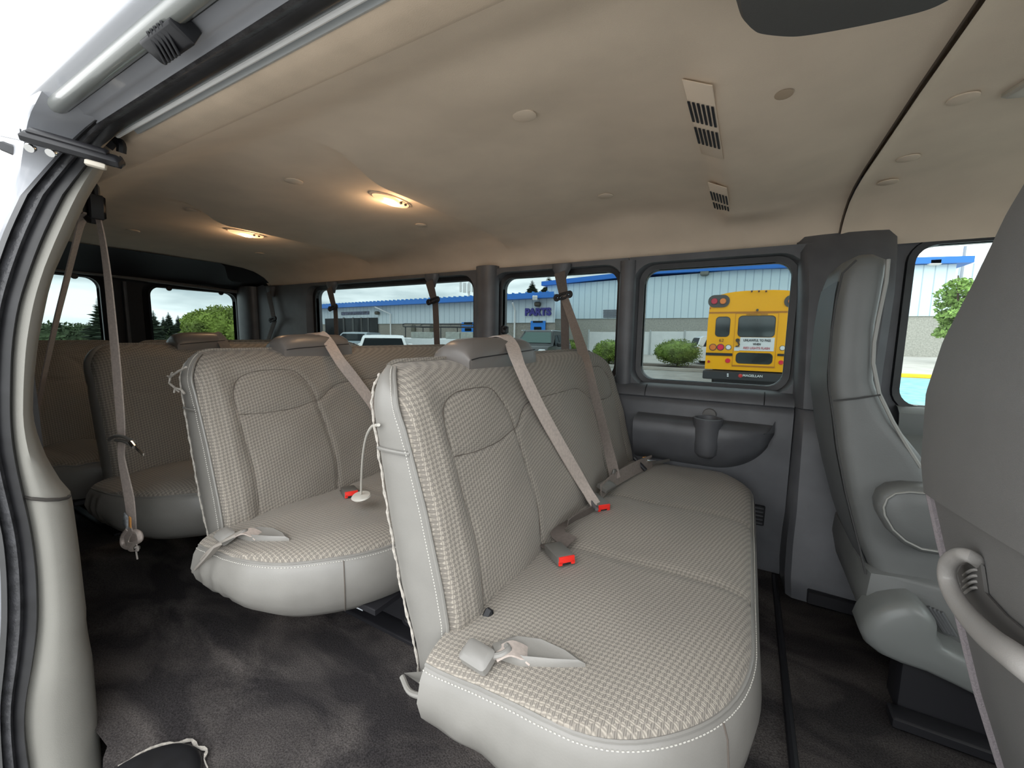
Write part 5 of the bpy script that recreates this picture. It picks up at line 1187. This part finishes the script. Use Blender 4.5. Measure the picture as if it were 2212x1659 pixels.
def endpane(t, which, m=None):
    P_ = t['_prof'] if False else PROF[t.name]; prof, bz, w = P_
    A, B = (prof[2], prof[3]) if which == 'rear' else (prof[8], prof[7]); sg = -1 if which == 'rear' else 1
    yv = lambda z: w-(max(0, z-bz))*.32-.12
    q = []
    for f, s_ in ((.08, -1), (.08, 1), (.95, 1), (.95, -1)):
        x = A[0]+(B[0]-A[0])*f; z = A[1]+(B[1]-A[1])*f; q.append((x+sg*.012, s_*yv(z), z+.008))
    b = MB(); b.loft([[Vector(p)-Vector((sg*.03, 0, 0)) for p in q], [Vector(p) for p in q]]); return fix(b.build('rear_window' if which == 'rear' else 'windscreen', m or mat('car_glass', (.012, .016, .018), .3, spec=.06), t, smooth=False), t)
# dark SUV facing the camera-left
sv = at(1163, 745, 'y', 13.0)
sm_c = mat('dark_car_paint', (.018, .022, .024), .35, coat=.2, spec=.3)
rot = math.radians(-128)
sv = at(1170, 730, 'y', 19.4)
t = car('suv', (sv[0], 19.4, GZ), math.radians(-81), 5.2, 2.0, suvprof(5.2, 1.98, 1.22, .9), [[(.95, 1.20), (.42, 1.70), (.05, 1.72), (.0, 1.20)], [(-.06, 1.20), (-.06, 1.72), (-.95, 1.72), (-1.05, 1.20)], [(-1.12, 1.22), (-1.05, 1.72), (-2.1, 1.68), (-2.3, 1.25)]], sm_c, 'dark grey SUV parked facing the van, seen through the middle side window', belt_z=1.15)
endpane(t, 'front', m=mat('windscreen_green', (.10, .15, .14), .3, spec=.06))
for sg_ in (-1, 1):
    b = MB(); b.obox((2.52, sg_*.78, .98), (1, 0, 0), (0, 1, 0), (0, 0, 1), (.12, .34, .16), .3); fix(b.build('headlight', mat('headlamp', (.75, .78, .8), .1), t), t)
    b = MB(); b.tube([(.9, sg_*.77, 1.93), (-2.0, sg_*.77, 1.93)], .02, 6); fix(b.build('roof_rail', chrome, t), t)
    b = MB(); b.tube([(1.0, sg_*1.0, 1.185), (-2.3, sg_*1.0, 1.20)], .012, 6); fix(b.build('window_trim', chrome, t), t)
b = MB(); b.box((2.56, -.6, .62), (2.63, .6, .98), .1); fix(b.build('grille', black, t), t)
# silver-blue SUV
silv = mat('silver_blue_paint', (.22, .27, .30), .35, coat=.2)
sv = at(772, 730, 'y', 18.5)
t = car('suv', (sv[0], 18.5, GZ), math.radians(-62), 4.8, 1.95, suvprof(4.8, 1.75, 1.10), [[(.95, 1.14), (.42, 1.60), (-.3, 1.62), (-.4, 1.14)], [(-.5, 1.14), (-.45, 1.62), (-1.85, 1.58), (-2.0, 1.16)]], silv, 'silver blue SUV parked at the left end of the long side window', belt_z=1.15)
endpane(t, 'front')
endpane(t, 'rear')
# white SUV (rear three-quarter)
whp = mat('white_car_paint', (.78, .79, .80), .25, coat=.8)
sv = at(832, 735, 'y', 13.5)
t = car('suv', (sv[0], 13.5, GZ), math.radians(135), 4.8, 1.95, suvprof(4.8, 1.62, 1.0), [[(.95, 1.06), (.42, 1.46), (-.3, 1.48), (-.4, 1.06)], [(-.5, 1.06), (-.45, 1.48), (-1.85, 1.44), (-2.0, 1.06)]], whp, 'white SUV parked beside the pickup, dark rear window toward the van', belt_z=1.02)
endpane(t, 'rear')
endpane(t, 'front')
# white utility pickup with rack and boxes, side on
PY = 21.5
x0p = at(866, 745, 'y', PY)[0]; x1p = at(1060, 735, 'y', PY)[0]
zt_b = at(950, 739, 'y', PY)[2]-GZ
cxp = at(1023, 715, 'y', PY)[0]-.62
t = empty('utility_pickup', (cxp, PY+1, GZ), 'white utility pickup with ladder rack and grey tool boxes, parked side on', 'truck')
def PB(name, m, lo, hi, par=None, bev=.1):
    b = MB(); b.box((cxp+lo[0], PY+1+lo[1], GZ+lo[2]), (cxp+hi[0], PY+1+hi[1], GZ+hi[2]), bev); return b.build(name, m, par or t)
h = cxp-x0p
PB('bed', whp, (-h, -1, .55), (.6, 1, 1.42), None, .08)
b = MB(); pr = [(.55, .5), (.55, 1.45), (.62, 1.84), (.85, 1.93), (1.5, 1.93), (1.95, 1.45), (2.0, 1.3), (3.0, 1.18), (3.2, .9), (3.2, .5)]
b.loft([[(cxp+x, PY+1+k*(1-(max(0, z-1.3))*.25), GZ+z) for x, z in pr] for k in (-1, -.9, .9, 1)]); cb_ = b.build('cab', whp, t, sharp=30)
for sg_ in (-1, 1):
    b = MB(); q = [(.80, 1.42), (.85, 1.80), (1.45, 1.82), (1.82, 1.42)]; b.loft([[(cxp+x, PY+1+sg_*(1-(z-1.3)*.25-.02), GZ+z) for x, z in q], [(cxp+x, PY+1+sg_*(1-(z-1.3)*.25+.006), GZ+z) for x, z in q]]); b.build('side_window', mat('car_glass', (.012, .016, .018), .3, spec=.06), cb_, smooth=False)
for xw in (-h+1.2, 2.2):
    for sg_ in (-1, 1):
        b = MB(); b.tube([(cxp+xw, PY+1+sg_*.8, GZ+.4), (cxp+xw, PY+1+sg_*1.01, GZ+.4)], .4, 22); b.build('wheel', mat('tyre', (.015, .015, .015), .8), t)
gb = mat('toolbox_grey', (.36, .38, .35), .5, noise=.15, nscale=5)
bxs = [(887, 933), (962, 992), (994, 1021)]
for (pa, pb) in bxs:
    xa = at(pa, 725, 'y', PY)[0]-cxp; xb_ = at(pb, 725, 'y', PY)[0]-cxp; zt2 = at(pa, 717, 'y', PY)[2]-GZ; PB('tool_box', gb, (xa, -.98, 1.40), (xb_, -.35, zt2), None, .05)
b = MB(); zr = at(870, 701, 'y', PY)[2]; xa = at(870, 700, 'y', PY)[0]; xb_ = at(1040, 700, 'y', PY)[0]
for sg_ in (-1, 1):
    yv_ = PY+1+sg_*.9
    b.tube([(xa-.1, yv_, zr-.10), (xa, yv_, zr-.15), (xb_, yv_, zr-.15)], .035, 8); b.tube([(xa-.05, yv_, zr), (xa+.1, yv_, zr+.07), (xb_, yv_, zr+.0)], .022, 8); b.tube([(xa-.1, yv_, zr-.10), (xa-.1, yv_, zr+.03), (xa+.05, yv_, zr+.07)], .02, 8)
    for xx in (xa+.15, (xa+xb_)/2, xb_-.5): b.tube([(xx, yv_, zr-.15), (xx, yv_, GZ+1.35)], .035, 8)
for k in range(9): xx = xa+(xb_-xa)*k/8; b.tube([(xx, PY+.1, zr-.15), (xx, PY+1.9, zr-.15)], .02, 6); b.tube([(xx, PY+.1, zr-.15), (xx, PY+.1, zr+.05)], .012, 6)
b.build('ladder_rack', mat('rack_black', (.025, .025, .028), .4), t)
# white crossover behind bus
sv = at(1516, 735, 'y', 27.6)
t = car('suv', (sv[0]+1.75, 27.6, GZ+.1), math.radians(20), 4.6, 1.9, suvprof(4.6, 1.72, 1.0), [[(.95, 1.06), (.42, 1.52), (-.3, 1.54), (-.4, 1.06)], [(-.5, 1.06), (-.45, 1.54), (-1.75, 1.50), (-1.95, 1.10)]], whp, 'white crossover car half hidden behind the school bus', belt_z=1.0)
endpane(t, 'rear')
for sg_ in (-1, 1): b = MB(); b.obox((-2.25, sg_*.78, 1.0), (1, 0, 0), (0, 1, 0), (0, 0, 1), (.16, .32, .08), .2); fix(b.build('tail_light', mat('tail_red', (.6, .02, .03), .3), t), t)

# ---- school bus, seen from behind
BY = 12.6; SX = BY/9
def bx(px, py): p = at(px, py, 'y', BY); return p[0], p[2]
yel = mat('bus_yellow', (.98, .45, .002), .4, spec=.25)
t = empty('school_bus', (.18, BY, GZ), 'yellow school bus seen from behind beyond the front side window', 'bus')
cxb = (bx(1594, 700)[0]+bx(1673, 700)[0])/2; hw = cxb-bx(1525, 750)[0]
ztop = bx(1635, 627)[1]; zsh = bx(1532, 655)[1]; zb_ = bx(1600, 800)[1]
def bus_sec(y, k=1.0):
    pts = [(cxb-hw*1.0*k, zb_), (cxb-hw*1.0*k, zsh-.5)]
    for a in np.linspace(0, PI, 17):
        c, s_ = math.cos(PI-a), math.sin(a); x = cxb+hw*k*.985*(abs(c)**.75)*(1 if c > 0 else -1); z = zsh-.12+(ztop-zsh+.12)*s_**.62; pts.append((x, z))
    pts += [(cxb+hw*k, zsh-.5), (cxb+hw*k, zb_)]
    return [(x, y, z) for x, z in pts]
b = MB(); b.loft([bus_sec(BY+.06, .975), bus_sec(BY+.02, .99), bus_sec(BY, .995)][::-1]+[bus_sec(BY+.10, 1.0), bus_sec(BY+10.5, 1.0)]); b.build('body', yel, t, sharp=40)
bgl = mat('bus_glass', (.035, .045, .045), .06, spec=.9, noise=.5, nscale=1.5); seam = mat('bus_gasket', (.03, .025, .02), .6)
def bplate(pxs, name, m, off, r=.05, par=None, gask=True):
    my = (pxs[1]+pxs[3])/2; x0_ = bx(pxs[0], my)[0]; x1_ = bx(pxs[2], my)[0]; z1_ = bx(pxs[0], pxs[1])[1]; z0_ = bx(pxs[2], pxs[3])[1]; r = min(r, (x1_-x0_)/2.1, (z1_-z0_)/2.1)
    o = plate(name, rrect(x0_, x1_, z0_, z1_, r), [], lambda a, c: (a, BY-off, c), m, .02, par or t, (0, 1, 0)); return o
w_ = bplate((1545.5, 684, 1577, 728), 'side_window_gasket', seam, .008, .10); bplate((1546.5, 685.5, 1576, 726.5), 'pane', bgl, .014, .09, w_)
bplate((1585.5, 677, 1677.5, 792), 'emergency_door', yel, .006, .02)
for q in ((1585, 676.5, 1585.9, 792), (1677, 676.5, 1677.9, 792), (1588.7, 676, 1681.5, 676.9), (1581, 791.3, 1673.5, 792.2)): bplate(q, 'door_gap', mat('orange_gap', (.45, .16, .01), .6), .009, .002)
w_ = bplate((1594, 682, 1675, 729), 'door_window_gasket', seam, .012, .10); bplate((1595.5, 683.5, 1673.5, 727.5), 'pane', bgl, .018, .09, w_)
w_ = bplate((1589, 761, 1669, 788), 'lower_window_gasket', seam, .012, .10); bplate((1590.5, 762.5, 1667.5, 786.5), 'pane', bgl, .018, .09, w_)
w_ = bplate((1598, 728.5, 1672.5, 759), 'warning_sign', white, .022, .01)
bplate((1586, 749.5, 1597, 758), 'small_sticker', white, .022, .005)
bplate((1524.5, 761.5, 1582, 769), 'black_rub_rail', black, .02, .01); bplate((1679, 764, 1745, 771), 'black_rub_rail', black, .02, .01)
bplate((1531.5, 674, 1745, 675.2), 'panel_seam', mat('orange_gap', (.45, .16, .01), .6), .006, .002)
# warning lamps
lh = bplate((1530, 638, 1576.5, 663.5), 'lamp_housing', mat('housing_grey', (.07, .065, .06), .6), .03, .2)
lh2 = bplate((1694, 638, 1741, 663.5), 'lamp_housing', mat('housing_grey', (.07, .065, .06), .6), .03, .2)
def lamp(px, py, rpx, m, name='lamp', off=.0, bez=True):
    x_, z_ = bx(px, py); r = rpx/1.0*(bx(px+1, py)[0]-bx(px, py)[0]); b = MB()
    b.disc((x_, BY-off+.01, z_), (0, -1, 0), r, .05, 20); o = b.build(name, m, t)
    if bez: b = MB(); b.tube([(x_+r*1.08*math.cos(a), BY-off-.01, z_+r*1.08*math.sin(a)) for a in np.linspace(0, 2*PI, 20, endpoint=False)], r*.12, 6, closed=True); b.build('bezel', mat('housing_grey', (.07, .065, .06), .6), o)
rl_, al_, am_ = mat('lamp_red', (.50, .02, .05), .25), mat('lamp_red_bright', (.75, .02, .06), .25), mat('lamp_amber', (.75, .20, .03), .25)
lamp(1543.5, 651, 7, rl_, off=.03); lamp(1562, 651, 7, am_, off=.03); lamp(1709, 651, 7, am_, off=.03); lamp(1728, 651, 7, rl_, off=.03)
lamp(1540, 750, 7, am_); lamp(1556.5, 750, 7, al_); lamp(1573.5, 750.3, 5.6, white); lamp(1690, 752, 5.6, white); lamp(1572, 779, 5.6, al_, bez=False); lamp(1531, 781, 3, rl_, bez=False); lamp(1687, 783, 5.6, al_, bez=False)
for k in range(3): lamp(1624+k*15.5, 629.5, 2.2, mat('dark_marker', (.08, .02, .02), .5), 'roof_marker', .02, False)
lamp(1636, 670, 3, mat('housing_grey', (.07, .065, .06), .6), 'camera_lens', .03, False); lamp(1534, 666, 1.5, rl_, bez=False)
b = MB(); q = [bx(1594, 734), bx(1595, 741), bx(1597, 744), bx(1594, 748), bx(1589, 748)]; b.tube([(x_, BY-.05, z_) for x_, z_ in q], .018, 8); b.disc((bx(1593.5, 735)[0], BY-.02, bx(1593.5, 735)[1]), (0, -1, 0), .05, .03, 12); b.build('door_handle', mat('handle_dark', (.04, .03, .025), .5), t)
b = MB(); x0_, z1_ = bx(1519, 799); x1_ = 2*cxb-x0_; z0_ = bx(1519, 817)[1]; b.box((x0_, BY-.12, z0_), (x1_, BY+.3, z1_), .1); b.build('bumper', mat('bumper_black', (.022, .022, .025), .5), t)
b = MB(); b.box((cxb-.9, BY+.3, z0_-.25), (cxb+.9, BY+6, z0_+.1), .05); b.build('underframe', black, t)
for xw in (-.85, .85):
    b = MB(); b.tube([(cxb+xw-.25, BY+2.8, GZ+.5), (cxb+xw+.25, BY+2.8, GZ+.5)], .5, 24); b.build('wheel', mat('tyre', (.015, .015, .015), .8), t)
px1 = bx(101, 100)[0]-bx(100, 100)[0]; upx = bx(1635, 700)[0]-bx(1634, 700)[0]
dk = mat('black_letters', (.03, .03, .035), .6); rd = mat('red_letters', (.55, .10, .14), .6)
def bt_(s, px, py, hpx, wpx, m, off, k=.62, bold=False):
    x_, z_ = bx(px, py); size = hpx*upx*1.38; o = text(s, size, (x_, BY-off, z_), 0, m, t, ext=.003, bold=bold)
    me = o.data; co = np.zeros(len(me.vertices)*3); me.vertices.foreach_get('co', co); co = co.reshape(-1, 3); w = co[:, 0].max()-co[:, 0].min(); co[:, 0] = x_+(co[:, 0]-(co[:, 0].max()+co[:, 0].min())/2)*(wpx*upx/w); me.vertices.foreach_set('co', co.ravel()); me.update(); return o
bt_('EMERGENCY DOOR', 1635.5, 679.6, 3.6, 46, mat('brown_letters', (.12, .05, .01), .6), .015); bt_('62', 1558.5, 735.5, 8.2, 11, mat('brown_letters', (.12, .05, .01), .6), .012)
bt_('UNLAWFUL TO PASS', 1635, 735.6, 6, 59, dk, .028, bold=True); bt_('WHEN', 1634.5, 743.8, 5.5, 17, dk, .028, bold=True); bt_('RED LIGHTS FLASH', 1634, 752.3, 5.8, 57, rd, .028, bold=True)
bt_('MAGELLAN', 1625.5, 811.3, 6, 43, white, .13, bold=True)
x_, z_ = bx(1599.5, 811); b = MB(); b.disc((x_, BY-.12, z_), (0, -1, 0), .05, .01, 16); b.build('emblem', mat('emblem_red', (.55, .03, .03), .4), t)
for dz in (-2, 2): x_, z_ = bx(1572.5, 809.5+dz); b = MB(); b.box((x_-.02, BY-.13, z_-.018), (x_+.02, BY-.11, z_+.018), .1); b.build('bumper_mark', white, t)
